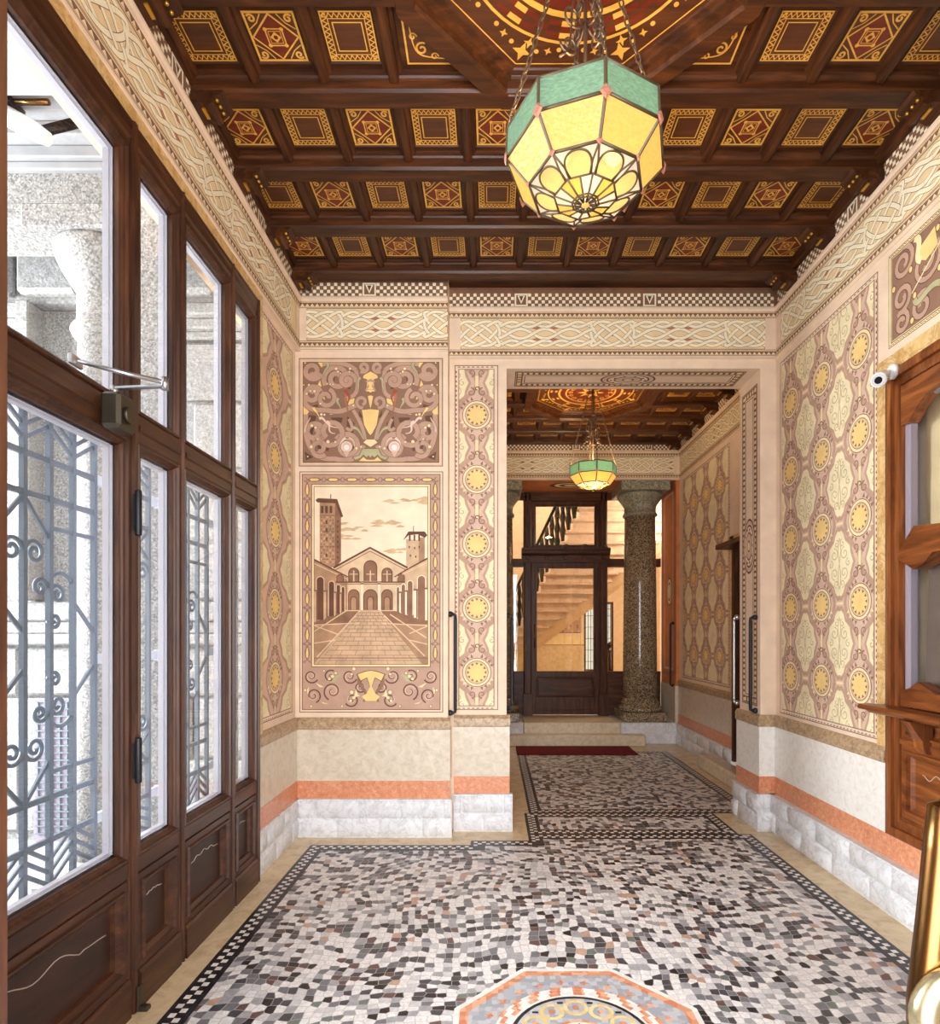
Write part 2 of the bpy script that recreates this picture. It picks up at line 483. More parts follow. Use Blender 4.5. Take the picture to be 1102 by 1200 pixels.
# ------------------------------------------------------------------ flat painted / inlaid pattern
class Paint:
    def __init__(self, O, U, V, Nn, eps=0.0005, clip=None):
        self.O = Vector(O); self.U = Vector(U); self.V = Vector(V); self.N = Vector(Nn)
        self.eps = eps; self.mb = MB(); self.clip = clip
        self.xf = None; self.cnt = 0
    def _emit(self, poly, mat, layer):
        if self.clip:
            u0, u1, v0, v1 = self.clip
            for ax, lim, sg in ((0, u0, 1), (0, u1, -1), (1, v0, 1), (1, v1, -1)):
                out = []
                for i in range(len(poly)):
                    a = poly[i - 1]; b = poly[i]
                    da = (a[ax] - lim) * sg; db = (b[ax] - lim) * sg
                    if (da >= 0) != (db >= 0):
                        t = da / (da - db)
                        out.append((a[0] + (b[0] - a[0]) * t, a[1] + (b[1] - a[1]) * t))
                    if db >= 0: out.append(b)
                poly = out
                if len(poly) < 3: return
        s = len(self.mb.v)
        self.cnt += 1
        dz = self.eps * layer + (self.cnt % 90) * 5e-6
        for (u, v) in poly:
            self.mb.v.append(tuple(self.O + self.U * u + self.V * v + self.N * dz))
        self.mb.face(list(range(s, s + len(poly))), mat)
    def poly(self, pts, mat, layer=1):
        if self.xf: pts = [self.xf(*p) for p in pts]
        if len(pts) == 3 or (len(pts) == 4 and not self.clip):
            self._emit(list(pts), mat, layer); return
        for t in tessellate_polygon([[Vector((u, v, 0)) for u, v in pts]]):
            self._emit([pts[i] for i in t], mat, layer)
    def rect(self, u0, u1, v0, v1, mat, layer=1):
        self.poly([(u0, v0), (u1, v0), (u1, v1), (u0, v1)], mat, layer)
    def frame(self, u0, u1, v0, v1, w, mat, layer=1):
        self.rect(u0, u1, v0, v0 + w, mat, layer); self.rect(u0, u1, v1 - w, v1, mat, layer)
        self.rect(u0, u0 + w, v0 + w, v1 - w, mat, layer); self.rect(u1 - w, u1, v0 + w, v1 - w, mat, layer)
    def disc(self, u, v, r, mat, layer=1, n=20, sv=1.0):
        self.poly([(u + r * math.cos(2 * PI * i / n), v + sv * r * math.sin(2 * PI * i / n)) for i in range(n)], mat, layer)
    def ring(self, u, v, r0, r1, mat, layer=1, n=28, a0=0, a1=2 * PI):
        for i in range(n):
            a = a0 + (a1 - a0) * i / n; b = a0 + (a1 - a0) * (i + 1) / n
            self.poly([(u + r0 * math.cos(a), v + r0 * math.sin(a)), (u + r1 * math.cos(a), v + r1 * math.sin(a)),
                       (u + r1 * math.cos(b), v + r1 * math.sin(b)), (u + r0 * math.cos(b), v + r0 * math.sin(b))], mat, layer)
    def star(self, u, v, r0, r1, n, mat, layer=1, a0=0.0):
        self.poly([(u + (r1 if i % 2 == 0 else r0) * math.cos(a0 + PI * i / n), v + (r1 if i % 2 == 0 else r0) * math.sin(a0 + PI * i / n)) for i in range(2 * n)], mat, layer)
    def stroke(self, pts, w, mat, layer=1, w1=None, closed=False):
        k = len(pts)
        L = []; R = []
        for i in range(k):
            if closed: a = pts[i - 1]; b = pts[(i + 1) % k]
            else: a = pts[max(i - 1, 0)]; b = pts[min(i + 1, k - 1)]
            dx, dy = b[0] - a[0], b[1] - a[1]
            d = math.hypot(dx, dy) or 1e-9
            ww = w if w1 is None else w + (w1 - w) * i / max(1, k - 1)
            nx, ny = -dy / d * ww / 2, dx / d * ww / 2
            L.append((pts[i][0] + nx, pts[i][1] + ny)); R.append((pts[i][0] - nx, pts[i][1] - ny))
        for i in range(k if closed else k - 1):
            j = (i + 1) % k
            self.poly([L[i], L[j], R[j], R[i]], mat, layer)
    def band(self, pts, w, mat, out_mat, ow, layer=1, closed=False):
        self.stroke(pts, w + 2 * ow, out_mat, layer, None, closed)
        self.stroke(pts, w, mat, layer + 1, None, closed)
    def build(self, name, parent=None, label=None):
        return self.mb.build(name, parent, label=label)
def BACK(y, **k): return Paint((0, y, 0), (1, 0, 0), (0, 0, 1), (0, -1, 0), **k)
def RIGHT(x, **k): return Paint((x, 0, 0), (0, 1, 0), (0, 0, 1), (-1, 0, 0), **k)
def LEFT(x, **k): return Paint((x, 0, 0), (0, 1, 0), (0, 0, 1), (1, 0, 0), **k)
def FLOOR(z, **k): return Paint((0, 0, z), (1, 0, 0), (0, 1, 0), (0, 0, 1), **k)
def CEIL(z, **k): return Paint((0, 0, z), (1, 0, 0), (0, 1, 0), (0, 0, -1), **k)

def spiral(cx, cy, R, turns, a0, sg=1, r_end=0.18, n=None):
    n = n or max(10, int(16 * turns))
    return [(cx + (R + (R * r_end - R) * t) * math.cos(a0 + sg * 2 * PI * turns * t),
             cy + (R + (R * r_end - R) * t) * math.sin(a0 + sg * 2 * PI * turns * t)) for t in [i / n for i in range(n + 1)]]
def bez(p0, p1, p2, p3, n=12):
    r = []
    for i in range(n + 1):
        t = i / n; s = 1 - t
        r.append(tuple(s ** 3 * a + 3 * s * s * t * b + 3 * s * t * t * c + t ** 3 * d for a, b, c, d in zip(p0, p1, p2, p3)))
    return r

def knot(P, cu, cv, A, B, w=0.022, o=0.0026, L=2):
    """closed interlace: a Lissajous strand whose crossings alternate over and under"""
    n = 360
    f = lambda t: (cu + A * math.cos(3 * t + 0.45), cv + B * math.cos(4 * t))
    ts = [2 * PI * i / n for i in range(n)]
    pts = [f(t) for t in ts]
    cr = []
    for i in range(n):
        a, b = pts[i], pts[(i + 1) % n]
        for j in range(i + 2, n):
            if i == 0 and j == n - 1: continue
            c, d = pts[j], pts[(j + 1) % n]
            if max(a[0], b[0]) < min(c[0], d[0]) or max(c[0], d[0]) < min(a[0], b[0]): continue
            den = (b[0] - a[0]) * (d[1] - c[1]) - (b[1] - a[1]) * (d[0] - c[0])
            if abs(den) < 1e-12: continue
            s = ((c[0] - a[0]) * (d[1] - c[1]) - (c[1] - a[1]) * (d[0] - c[0])) / den
            t = ((c[0] - a[0]) * (b[1] - a[1]) - (c[1] - a[1]) * (b[0] - a[0])) / den
            if 0 <= s < 1 and 0 <= t < 1: cr += [i + s, j + t]
    cr.sort()
    if not cr: return
    m = len(cr)
    for k in range(m):
        a = (cr[k - 1] + cr[k]) / 2 if k else (cr[-1] - n + cr[0]) / 2
        b = (cr[k] + cr[(k + 1) % m]) / 2 if k < m - 1 else (cr[k] + cr[0] + n) / 2
        q = max(3, int((b - a)))
        seg = [f(2 * PI * (a - 0.05 + (b - a + 0.1) * i / q) / n) for i in range(q + 1)]
        lay = L if k % 2 else L + 2
        P.band(seg, w, 'strand', 'outline', o, lay)
def twist(P, u0, u1, cv, amp, waves, w=0.022, o=0.0026, L=2, ph=0):
    hw = (u1 - u0) / waves / 2
    for s in (1, -1):
        for k in range(int(waves * 2)):
            a = u0 + k * hw; 
            seg = []
            for i in range(13):
                u = a + hw * i / 12
                seg.append((u, cv + s * amp * math.cos(PI * (u - u0) / hw)))
            over = (k + (0 if s > 0 else 1)) % 2
            P.band(seg, w, 'strand', 'outline', o, L + 2 * over)
def frieze(P, u0, u1, knots, end0=True, end1=True, v0=3.606):
    """the painted cornice: checks, triangles, interlace, triangles"""
    # checks
    P.rect(u0, u1, 4.005, 4.158, 'brown', 1)
    s = 0.0262
    n = int((u1 - u0) / s)
    boxes = []
    u = u0 + 0.55
    while u < u1 - 0.15:
        boxes.append(u); u += 0.985
    for i in range(n):
        uu = u0 + i * s
        if any(abs(uu + s / 2 - b) < 0.065 for b in boxes): continue
        for r in range(4):
            if (i + r) % 2 == 0:
                P.rect(uu, uu + s * 0.9, 4.008 + r * s, 4.008 + (r + 0.9) * s, 'strand', 2)
    for b in boxes:
        P.frame(b - 0.05, b + 0.05, 4.012, 4.11, 0.012, 'strand', 2)
        P.poly([(b - 0.03, 4.095), (b, 4.03), (b + 0.03, 4.095)], 'strand', 2)
        P.poly([(b - 0.016, 4.09), (b, 4.048), (b + 0.016, 4.09)], 'darkbrown', 3)
    # fields
    P.rect(u0, u1, 3.606, 3.968, 'cream', 1)
    for (a, b) in ((3.932, 3.962), (3.640, 3.668)):
        P.rect(u0, u1, a, b, 'brown', 2)
        k = int((u1 - u0) / 0.036); st = (u1 - u0) / k
        for i in range(k):
            P.poly([(u0 + i * st, a + 0.002), (u0 + (i + 0.9) * st, a + 0.002), (u0 + (i + 0.45) * st, b - 0.006)], 'goldpale', 3)
    for v in (3.922, 3.676, 3.632, 3.612):
        P.rect(u0, u1, v, v + 0.004, 'outline', 2)
    a = u0 + (0.085 if end0 else 0); b = u1 - (0.085 if end1 else 0)
    P.rect(a, b, 3.682, 3.920, 'frieze_ground', 2)
    P.frame(a, b, 3.682, 3.920, 0.004, 'outline', 3)
    cv = 3.801; A = 0.165; B = 0.093
    c0 = P.clip
    P.clip = (a, b, 3.682, 3.920)
    ks = sorted(knots)
    for k in ks: 
        knot(P, k, cv, A, B, L=4)
        P.poly([(k - 0.03, cv), (k, cv - 0.02), (k + 0.03, cv), (k, cv + 0.02)], 'terracotta', 3)
    gaps = [(ks[i] + A - 0.03, ks[i + 1] - A + 0.03) for i in range(len(ks) - 1)]
    if ks[0] - A - a > 0.12: gaps.append((a - 0.35 if ks[0] - A - a < 0.4 else a, ks[0] - A + 0.03))
    if b - ks[-1] - A > 0.12: gaps.append((ks[-1] + A - 0.03, b + 0.35 if b - ks[-1] - A < 0.4 else b))
    for (g0, g1) in gaps:
        wv = max(1, round((g1 - g0) / 0.33))
        twist(P, g0, g1, cv + 0.072, 0.020, wv * 1.5, L=3)
        twist(P, g0, g1, cv - 0.072, 0.020, wv * 1.5, L=3)
        twist(P, g0, g1, cv, 0.036, wv, L=3)
        m = (g0 + g1) / 2
        for sg in (1, -1):
            P.poly([(m - 0.11, cv + sg * 0.042), (m - 0.05, cv + sg * 0.056), (m, cv + sg * 0.03), (m + 0.05, cv + sg * 0.056), (m + 0.11, cv + sg * 0.042), (m + 0.04, cv + sg * 0.026), (m, cv + sg * 0.046), (m - 0.04, cv + sg * 0.026)], 'terracotta', 3)
    P.clip = c0
def moulding_run(mb, frame, u0, u1, mat='cream'):
    """pale half-round moulding under the checks and a thin one under the frieze"""
    ax, c, sg = frame   # axis along which it runs, plane coordinate, outward sign
    for (v0, v1, d) in ((3.966, 4.006, 0.022), (3.600, 3.612, 0.010)):
        pr = [(c, v0), (c + sg * d * 0.7, v0), (c + sg * d, v0 + (v1 - v0) * 0.3), (c + sg * d, v0 + (v1 - v0) * 0.7), (c + sg * d * 0.6, v1), (c, v1)]
        mb.prism(pr, u0, u1, ax, mat)

def damask(P, u0, u1, v0, v1, uc, pitch_u=0.41, vc=2.685, pitch_v=0.497, border=True, rich=True):
    """brocade: gold roundels on mauve, pale ogee medallions between"""
    P.rect(u0, u1, v0, v1, 'mauve_pale', 1)
    if border:
        P.frame(u0, u1, v0, v1, 0.006, 'brown', 2)
        P.frame(u0 + 0.006, u1 - 0.006, v0 + 0.006, v1 - 0.006, 0.02, 'cream', 2)
        # ribbon edge
        s = 0.036
        for i in range(int((v1 - v0 - 0.04) / s)):
            v = v0 + 0.02 + i * s
            for (x, d) in ((u0 + 0.012, 1), (u1 - 0.012, -1)):
                P.poly([(x - 0.004, v), (x + 0.006 * d + 0.002, v + s * 0.4), (x - 0.004, v + s * 0.8)], 'brown', 3)
        for i in range(int((u1 - u0 - 0.04) / s)):
            u = u0 + 0.02 + i * s
            for y in (v0 + 0.014, v1 - 0.014):
                P.poly([(u, y - 0.004), (u + s * 0.4, y + 0.005), (u + s * 0.8, y - 0.004)], 'brown', 3)
        P.frame(u0 + 0.03, u1 - 0.03, v0 + 0.03, v1 - 0.03, 0.005, 'brown', 2)
        c = (u0 + 0.035, u1 - 0.035, v0 + 0.035, v1 - 0.035)
    else:
        c = (u0, u1, v0, v1)
    P.clip = c
    P.rect(c[0], c[1], c[2], c[3], 'mauve_pale', 2)
    i0 = math.floor((c[0] - uc) / pitch_u) - 1; i1 = math.ceil((c[1] - uc) / pitch_u) + 1
    j0 = math.floor((c[2] - vc) / pitch_v) - 1; j1 = math.ceil((c[3] - vc) / pitch_v) + 1
    for i in range(i0, i1 + 1):
        for j in range(j0, j1 + 1):
            u = uc + i * pitch_u; v = vc + j * pitch_v
            if c[0] - 0.25 < u < c[1] + 0.25:
                # ogee net round each roundel
                for sg in (1, -1):
                    P.stroke(bez((u, v + pitch_v * 0.5), (u + sg * 0.01, v + 0.16), (u + sg * 0.13, v + 0.13), (u + sg * 0.15, v), 10), 0.028, 'mauve', 3)
                    P.stroke(bez((u, v - pitch_v * 0.5), (u + sg * 0.01, v - 0.16), (u + sg * 0.13, v - 0.13), (u + sg * 0.15, v), 10), 0.028, 'mauve', 3)
                    P.stroke(spiral(u + sg * 0.045, v + 0.175, 0.035, 1.1, PI / 2, sg), 0.010, 'mauve_dark', 4, 0.005)
                    P.stroke(spiral(u + sg * 0.04, v - 0.17, 0.03, 1.1, -PI / 2, -sg), 0.009, 'mauve_dark', 4, 0.005)
                    for q in range(4):
                        a = 0.35 + q * 0.27
                        P.poly([(u + sg * 0.118 * math.cos(a), v + 0.118 * math.sin(a)), (u + sg * 0.15 * math.cos(a + 0.10), v + 0.15 * math.sin(a + 0.1)), (u + sg * 0.118 * math.cos(a + 0.2), v + 0.118 * math.sin(a + 0.2))], 'mauve_dark', 4)
                        a = -a - 0.2
                        P.poly([(u + sg * 0.118 * math.cos(a), v + 0.118 * math.sin(a)), (u + sg * 0.145 * math.cos(a + 0.10), v + 0.145 * math.sin(a + 0.1)), (u + sg * 0.118 * math.cos(a + 0.2), v + 0.118 * math.sin(a + 0.2))], 'goldpale' if q < 2 else 'mauve_dark', 4)
                P.disc(u, v, 0.112, 'brown', 5)
                P.disc(u, v, 0.107, 'goldpale', 6)
                P.disc(u, v, 0.090, 'brown', 7)
                P.disc(u, v, 0.086, 'mauve_pale', 8)
                P.disc(u, v, 0.077, 'gold', 9)
                for q in range(12):
                    a = 2 * PI * q / 12
                    P.poly([(u + 0.075 * math.cos(a - 0.16), v + 0.075 * math.sin(a - 0.16)), (u + 0.056 * math.cos(a), v + 0.056 * math.sin(a)), (u + 0.075 * math.cos(a + 0.16), v + 0.075 * math.sin(a + 0.16))], 'brown', 10)
                P.rect(u - 0.012, u + 0.012, v + pitch_v * 0.5 - 0.055, v + pitch_v * 0.5 + 0.055, 'goldpale', 4)
                P.stroke(spiral(u, v + 0.2, 0.02, 0.9, 0, 1), 0.008, 'brown', 5)
            mu = u + pitch_u / 2; mv = v + pitch_v / 2
            if c[0] - 0.2 < mu < c[1] + 0.2:
                def ogee(s, k=0):
                    pts = []
                    for q in range(32):
                        t = 2 * PI * q / 32
                        rr = 1 + 0.06 * math.cos(10 * t)
                        pts.append((mu + s * pitch_u * 0.338 * rr * math.cos(t) * (1 - 0.22 * math.sin(t) ** 2), mv + s * 0.174 * rr * math.sin(t) * (1 + 0.26 * abs(math.sin(t)) ** 10)))
                    return pts
                P.poly(ogee(1.10), 'mauve', 3)
                P.poly(ogee(1.0), 'lace_line', 5)
                P.poly(ogee(0.96), 'lace', 6)
                if rich:
                    for sg in (1, -1):
                        for (du, dv, r, tn) in ((0.055, 0.06, 0.042, 1.3), (0.05, -0.06, 0.04, 1.3), (0.03, 0.125, 0.026, 1.1), (0.03, -0.125, 0.026, 1.1), (0.092, 0.0, 0.026, 1.1)):
                            P.stroke(spiral(mu + sg * du, mv + dv, r, tn, PI / 2 if dv >= 0 else -PI / 2, sg), 0.006, 'lace_line', 7)
                    P.stroke(bez((mu, mv - 0.16), (mu + 0.05, mv - 0.05), (mu - 0.05, mv + 0.05), (mu, mv + 0.16)), 0.006, 'lace_line', 7)
                    P.stroke(bez((mu, mv - 0.16), (mu - 0.05, mv - 0.05), (mu + 0.05, mv + 0.05), (mu, mv + 0.16)), 0.006, 'lace_line', 7)
            # small gold link between roundels
            P.poly([(u + pitch_u / 2 - 0.035, v - 0.008), (u + pitch_u / 2 + 0.035, v - 0.008), (u + pitch_u / 2 + 0.035, v + 0.008), (u + pitch_u / 2 - 0.035, v + 0.008)], 'goldpale', 4)
    P.clip = None

# ================================================================== THE SHELL
def mapper(kind, c):
    if kind == 'back': return lambda u, v, d: (u, c - d, v)
    if kind == 'right': return lambda u, v, d: (c - d, u, v)
    if kind == 'left': return lambda u, v, d: (c + d, u, v)
    if kind == 'front': return lambda u, v, d: (u, c + d, v)
    if kind == 'floor': return lambda u, v, d: (u, v, c + d)
    if kind == 'ceil': return lambda u, v, d: (u, v, c - d)
def frame_ring(mb, kind, c, u0, u1, v0, v1, prof, mat=None, cap=None):
    """picture-frame moulding: prof = (inset, height) rings; cap = material closing the last ring"""
    f = mapper(kind, c)
    rings = []
    for ins, d in prof:
        rings.append([f(u0 + ins, v0 + ins, d), f(u1 - ins, v0 + ins, d), f(u1 - ins, v1 - ins, d), f(u0 + ins, v1 - ins, d)])
    mb.loops(rings, mat)
    if cap:
        s = len(mb.v); mb.v.extend(rings[-1]); mb.face([s, s + 1, s + 2, s + 3], cap)
def uvbox(mb, kind, c, u0, u1, v0, v1, d0, d1, mat=None, r=0.0):
    f = mapper(kind, c)
    a = f(u0, v0, d0); b = f(u1, v1, d1)
    lo = [min(p, q) for p, q in zip(a, b)]; hi = [max(p, q) for p, q in zip(a, b)]
    if r: mb.bbox(lo[0], hi[0], lo[1], hi[1], lo[2], hi[2], r, mat)
    else: mb.box(lo[0], hi[0], lo[1], hi[1], lo[2], hi[2], mat)
def blocks(mb, kind, c, u0, u1, v0, v1, d, courses=2, bl=0.315, off=0.0, rnd=None):
    """rock-faced marble blocks with chased margins"""
    rnd = rnd or random.Random(3)
    f = mapper(kind, c)
    uvbox(mb, kind, c, u0, u1, v0, v1, 0, d * 0.72)
    h = (v1 - v0) / courses
    for k in range(courses):
        u = u0 - ((off + (k % 2) * 0.5) % 1.0) * bl
        while u < u1 - 0.02:
            a = max(u, u0) ; b = min(u + bl, u1)
            if b - a > 0.03:
                g = 0.005; lo = v0 + k * h; hi = lo + h
                n = 6; m = 3
                pts = []
                for j in range(m + 1):
                    row = []
                    for i in range(n + 1):
                        ei = i in (0, n); ej = j in (0, m)
                        uu = a + g + (b - a - 2 * g) * i / n; vv = lo + g + (h - 2 * g) * j / m
                        dd = d * 0.72 if (ei or ej) else d * (1.0 + rnd.uniform(-0.10, 0.12))
                        if not (ei or ej):
                            uu += (1 if i == n - 1 else -1 if i == 1 else 0) * (b - a) * 0.09
                            vv += (1 if j == m - 1 else -1) * h * 0.17
                        row.append(len(mb.v)); mb.v.append(f(uu, vv, dd))
                    pts.append(row)
                for j in range(m):
                    for i in range(n):
                        mb.face([pts[j][i], pts[j][i + 1], pts[j + 1][i + 1], pts[j + 1][i]], None, True)
            u += bl
def dado_run(parent, kind, c, u0, u1, seg=('cap', 'dado', 'salmon', 'skirt'), over=(0, 0), mat='dado', bl=0.315, skirt_d=0.05, names=True, off=0.0):
    """marble dado: rock-faced skirting, salmon band, pale slabs, brown moulded cap"""
    a, b = u0, u1
    if 'skirt' in seg:
        mb = MB('whitemarble'); blocks(mb, kind, c, u0 - over[0], u1 + over[1], 0, 0.272, skirt_d, 2, bl, off)
        f = mapper(kind, c)
        uvbox(mb, kind, c, u0 - over[0], u1 + over[1], 0.272, 0.284, 0, skirt_d * 0.9)
        mb.build('skirting', parent)
    if 'salmon' in seg:
        mb = MB('salmon'); uvbox(mb, kind, c, u0 - over[0] * .5, u1 + over[1] * .5, 0.284, 0.414, 0, 0.022); mb.build('salmon_band', parent)
    if 'dado' in seg:
        mb = MB(mat); uvbox(mb, kind, c, u0 - over[0] * .5, u1 + over[1] * .5, 0.414, 0.793, 0, 0.020); mb.build('dado_slab', parent)
    if 'cap' in seg:
        mb = MB('cap')
        f = mapper(kind, c)
        prof = [(0, 0.793), (0.026, 0.793), (0.030, 0.80), (0.030, 0.855), (0.022, 0.868), (0.012, 0.881), (0, 0.881)]
        rings = [[f(u, v, d) for d, v in prof] for u in (u0 - over[0] * .6, u1 + over[1] * .6)]
        mb.loops(rings, None, True, True, True)
        mb.build('dado_cap', parent)

ZC = 4.40     # top of the walls behind the coffers
# ---------------- wall_back (with the opening into the inner vestibule)
XL, XR, YB, YM, YE = -1.47, 2.17, 4.44, 4.58, 4.96
OX0, OX1, OH = 0.104, 2.05, 3.535
mb = MB('cream')
mb.box(XL - 0.25, -0.335, YB, YE, 0, ZC)
mb.box(-0.335, OX0, YM, YE, 0, ZC)
mb.box(OX0, OX1, YM, YE, OH, ZC)
mb.box(OX1, 2.75, YM, YE, 0, ZC)
wall_back = struct(mb.build('wall_back'), 'cream painted back wall with frieze, courtyard mural and opening to the inner vestibule', 'wall')
# left bay: cornice, scroll panel, mural
k = 4.44 / 700
def bx(px): return (px - 578) * k
def bz(py): return 1.5 + (743 - py) * k
P = BACK(YB)
frieze(P, XL, -0.336, [-1.285, -0.345], True, False)
P.build('frieze', wall_back)
mb = MB(); moulding_run(mb, ('x', YB, -1), XL, -0.336)
moulding_run(mb, ('x', YM, -1), -0.336, XR)
mb.build('cornice_moulding', wall_back)
P = BACK(YM)
frieze(P, -0.334, XR, [-0.114, 0.916, 1.945], True, True)
P.build('frieze', wall_back)

# -------- scroll panel (arabesque): traced in panel units
def sx(x): return bx(340 + x / 5.8)
def sz(y): return bz(405 + y / 5.8)
P = BACK(YB)
P.rect(sx(60), sx(1040), sz(822), sz(85), 'outline', 1)
P.rect(sx(66), sx(1034), sz(816), sz(91), 'mauve_pale', 2)
P.rect(sx(80), sx(1022), sz(804), sz(104), 'goldpale', 3)
P.rect(sx(86), sx(1016), sz(798), sz(110), 'brown', 4)
P.rect(sx(92), sx(1010), sz(792), sz(114), 'mauve_dark', 5)
CX = 548
P.clip = (sx(92), sx(1010), sz(792), sz(114))
def pmir(fn):
    for s in (1, -1):
        fn(lambda x, y: (sx(CX + s * (x - CX)), sz(y)), s)
S58 = k / 5.8
def arabesque(T, s):
    G = lambda pts, mat='gold', lay=6: P.poly([T(*p) for p in pts], mat, lay)
    # gold and dark fields between the vines
    G([(90, 400), (130, 450), (90, 510)]); G([(190, 116), (245, 116), (215, 150)])
    G([(290, 430), (330, 465), (270, 470)]); G([(385, 355), (440, 360), (430, 415), (400, 410)])
    G([(205, 235), (215, 280), (185, 278)]); G([(220, 305), (240, 370), (215, 355)])
    for pts in ([(255, 300), (320, 325), (280, 360)], [(150, 410), (190, 400), (200, 450)], [(330, 180), (420, 170), (410, 300), (340, 270)],
                [(260, 190), (310, 200), (300, 250), (250, 250)], [(110, 470), (180, 480), (150, 620), (110, 600)],
                [(190, 640), (280, 660), (260, 720), (190, 700)], [(330, 620), (430, 610), (460, 700), (430, 740)], [(280, 490), (360, 490), (340, 560), (290, 540)],
                [(470, 440), (500, 500), (470, 480)], [(100, 720), (160, 760), (110, 780)], [(390, 480), (440, 530), (430, 600), (385, 560)]):
        G(pts, 'darkbrown', 6)
    # vines: broad mauve bands with dark outlines
    def vine(pts, w=26, lay=8, mat='mauve'):
        w *= 1.22
        P.band([T(*p) for p in pts], w * S58, mat, 'outline', 3.2 * S58, lay)
    vine(spiral(155, 175, 62, 1.35, 0.3, 1, .30)); vine(spiral(155, 335, 60, 1.35, -0.4, -1, .30))
    vine(spiral(320, 225, 92, 1.5, 2.6, 1, .28), 28); vine(spiral(390, 240, 60, 1.2, 0.2, -1, .30), 24, 10)
    vine(spiral(245, 360, 66, 1.2, -1.2, 1, .30), 24, 10)
    vine(spiral(165, 590, 76, 1.5, 1.7, -1, .28), 28); vine(spiral(390, 685, 88, 1.4, -2.6, 1, .30), 30)
    vine(spiral(280, 590, 100, 1.1, 2.9, -1, .45), 28, 10); vine(spiral(200, 700, 60, 1.2, 0.8, 1, .30), 24, 10)
    vine(bez((95, 330), (90, 450), (180, 440), (250, 440), 14)); vine(bez((250, 440), (360, 470), (400, 420), (470, 400), 14), 26, 8)
    vine(bez((110, 470), (90, 640), (140, 790), (300, 770), 16), 26, 8); vine(bez((300, 770), (420, 800), (480, 760), (500, 680), 14), 26, 10)
    vine(bez((220, 130), (300, 110), (400, 120), (450, 170), 14), 24, 10); vine(bez((450, 170), (480, 330), (440, 360), (370, 350), 14), 22, 8)
    vine(spiral(500, 150, 36, 1.2, 2.2, -1, .3), 18, 10); vine(spiral(490, 385, 42, 1.0, 1.4, 1, .4), 18, 10)
    vine(bez((430, 440), (470, 500), (500, 560), (512, 640), 12), 20, 10)
    vine(bez((385, 560), (420, 600), (440, 560), (400, 500), 12), 16, 8)
    for (x, y, r) in ((130, 270, 8), (115, 330, 9), (140, 310, 8), (168, 312, 10), (315, 160, 11), (328, 180, 9), (345, 190, 6), (410, 160, 9), (405, 180, 6), (255, 262, 6), (275, 266, 6), (294, 266, 6),
                      (150, 546, 12), (175, 560, 10), (215, 470, 10), (236, 472, 8), (260, 655, 13), (146, 690, 13), (208, 397, 8), (190, 637, 7), (453, 700, 10), (612, 690, 8), (432, 410, 8), (310, 657, 8), (105, 120, 6), (95, 270, 5), (122, 756, 6)):
        P.disc(*T(x, y), r * S58 * 1.1, 'outline', 12, 12); P.disc(*T(x, y), r * S58 * .9, 'goldpale', 13, 12)
    # leaves, feathers, blooms
    leaf = lambda pts, mat, lay=13: (P.stroke([T(*p) for p in pts], 26 * S58, 'outline', lay - 1, 8 * S58), P.stroke([T(*p) for p in pts], 20 * S58, mat, lay, 5 * S58))
    leaf(bez((480, 220), (450, 240), (480, 290), (450, 310)), 'sage'); leaf(bez((255, 120), (280, 160), (220, 160), (230, 215)), 'sage')
    leaf(bez((330, 360), (310, 390), (340, 400), (345, 430)), 'sage'); leaf(bez((375, 290), (390, 340), (360, 350), (400, 460)), 'terracotta')
    leaf(bez((375, 300), (400, 360), (420, 330), (390, 400)), 'red', 15)
    leaf(bez((160, 425), (190, 470), (170, 430), (200, 485)), 'gold'); leaf(bez((430, 560), (470, 560), (480, 600), (500, 640)), 'sage')
    leaf(bez((200, 500), (240, 470), (230, 560), (330, 560)), 'pinkwhite', 15); leaf(bez((250, 520), (300, 520), (230, 600), (310, 600)), 'pinkwhite', 15)
    leaf(bez((105, 590), (100, 540), (130, 520), (140, 490)), 'mauve_pale', 15)
    leaf(bez((380, 630), (360, 640), (330, 670), (350, 720)), 'pinkwhite', 13); leaf(bez((400, 630), (440, 640), (440, 670), (440, 690)), 'mauve_pale', 13)
    P.disc(*T(386, 690), 44 * S58, 'outline', 14, 18); P.disc(*T(386, 690), 39 * S58, 'pinkwhite', 15, 18)
    P.poly([T(362, 720), (T(386, 762)), T(408, 720)], 'mauve_pale', 15)
    P.disc(*T(386, 690), 26 * S58, 'mauve_pale', 16, 16); P.disc(*T(386, 694), 20 * S58, 'white_paint', 17, 16)
    # centre: gold field halves
    G([(548, 175), (500, 200), (490, 225), (520, 235), (512, 330), (530, 322), (548, 335)], 'outline', 9)
    G([(548, 178), (503, 203), (496, 222), (526, 232), (520, 318), (532, 312), (548, 322)], 'gold', 11)
    G([(548, 430), (485, 435), (500, 540), (530, 600), (548, 620)], 'outline', 12); G([(548, 434), (490, 440), (505, 540), (534, 595), (548, 612)], 'gold', 13)
    G([(548, 340), (530, 345), (540, 400), (548, 430)], 'gold', 9)
    G([(548, 228), (515, 245), (530, 265), (510, 310), (548, 300)], 'mauve', 12)
    G([(548, 248), (526, 252), (540, 280), (526, 300), (548, 298)], 'gold', 13)
    G([(548, 640), (520, 640), (500, 660), (548, 690)], 'goldpale', 9)
    G([(548, 700), (490, 700), (470, 745), (420, 760), (440, 782), (480, 770), (500, 748), (522, 768), (536, 752), (548, 770)], 'outline', 12)
    G([(548, 704), (494, 704), (474, 748), (430, 762), (446, 778), (478, 766), (500, 742), (522, 762), (536, 746), (548, 764)], 'sage', 13)
    G([(548, 778), (520, 776), (500, 758), (470, 786), (548, 788)], 'gold', 8)
pmir(arabesque)
P.build('scroll_panel', wall_back)

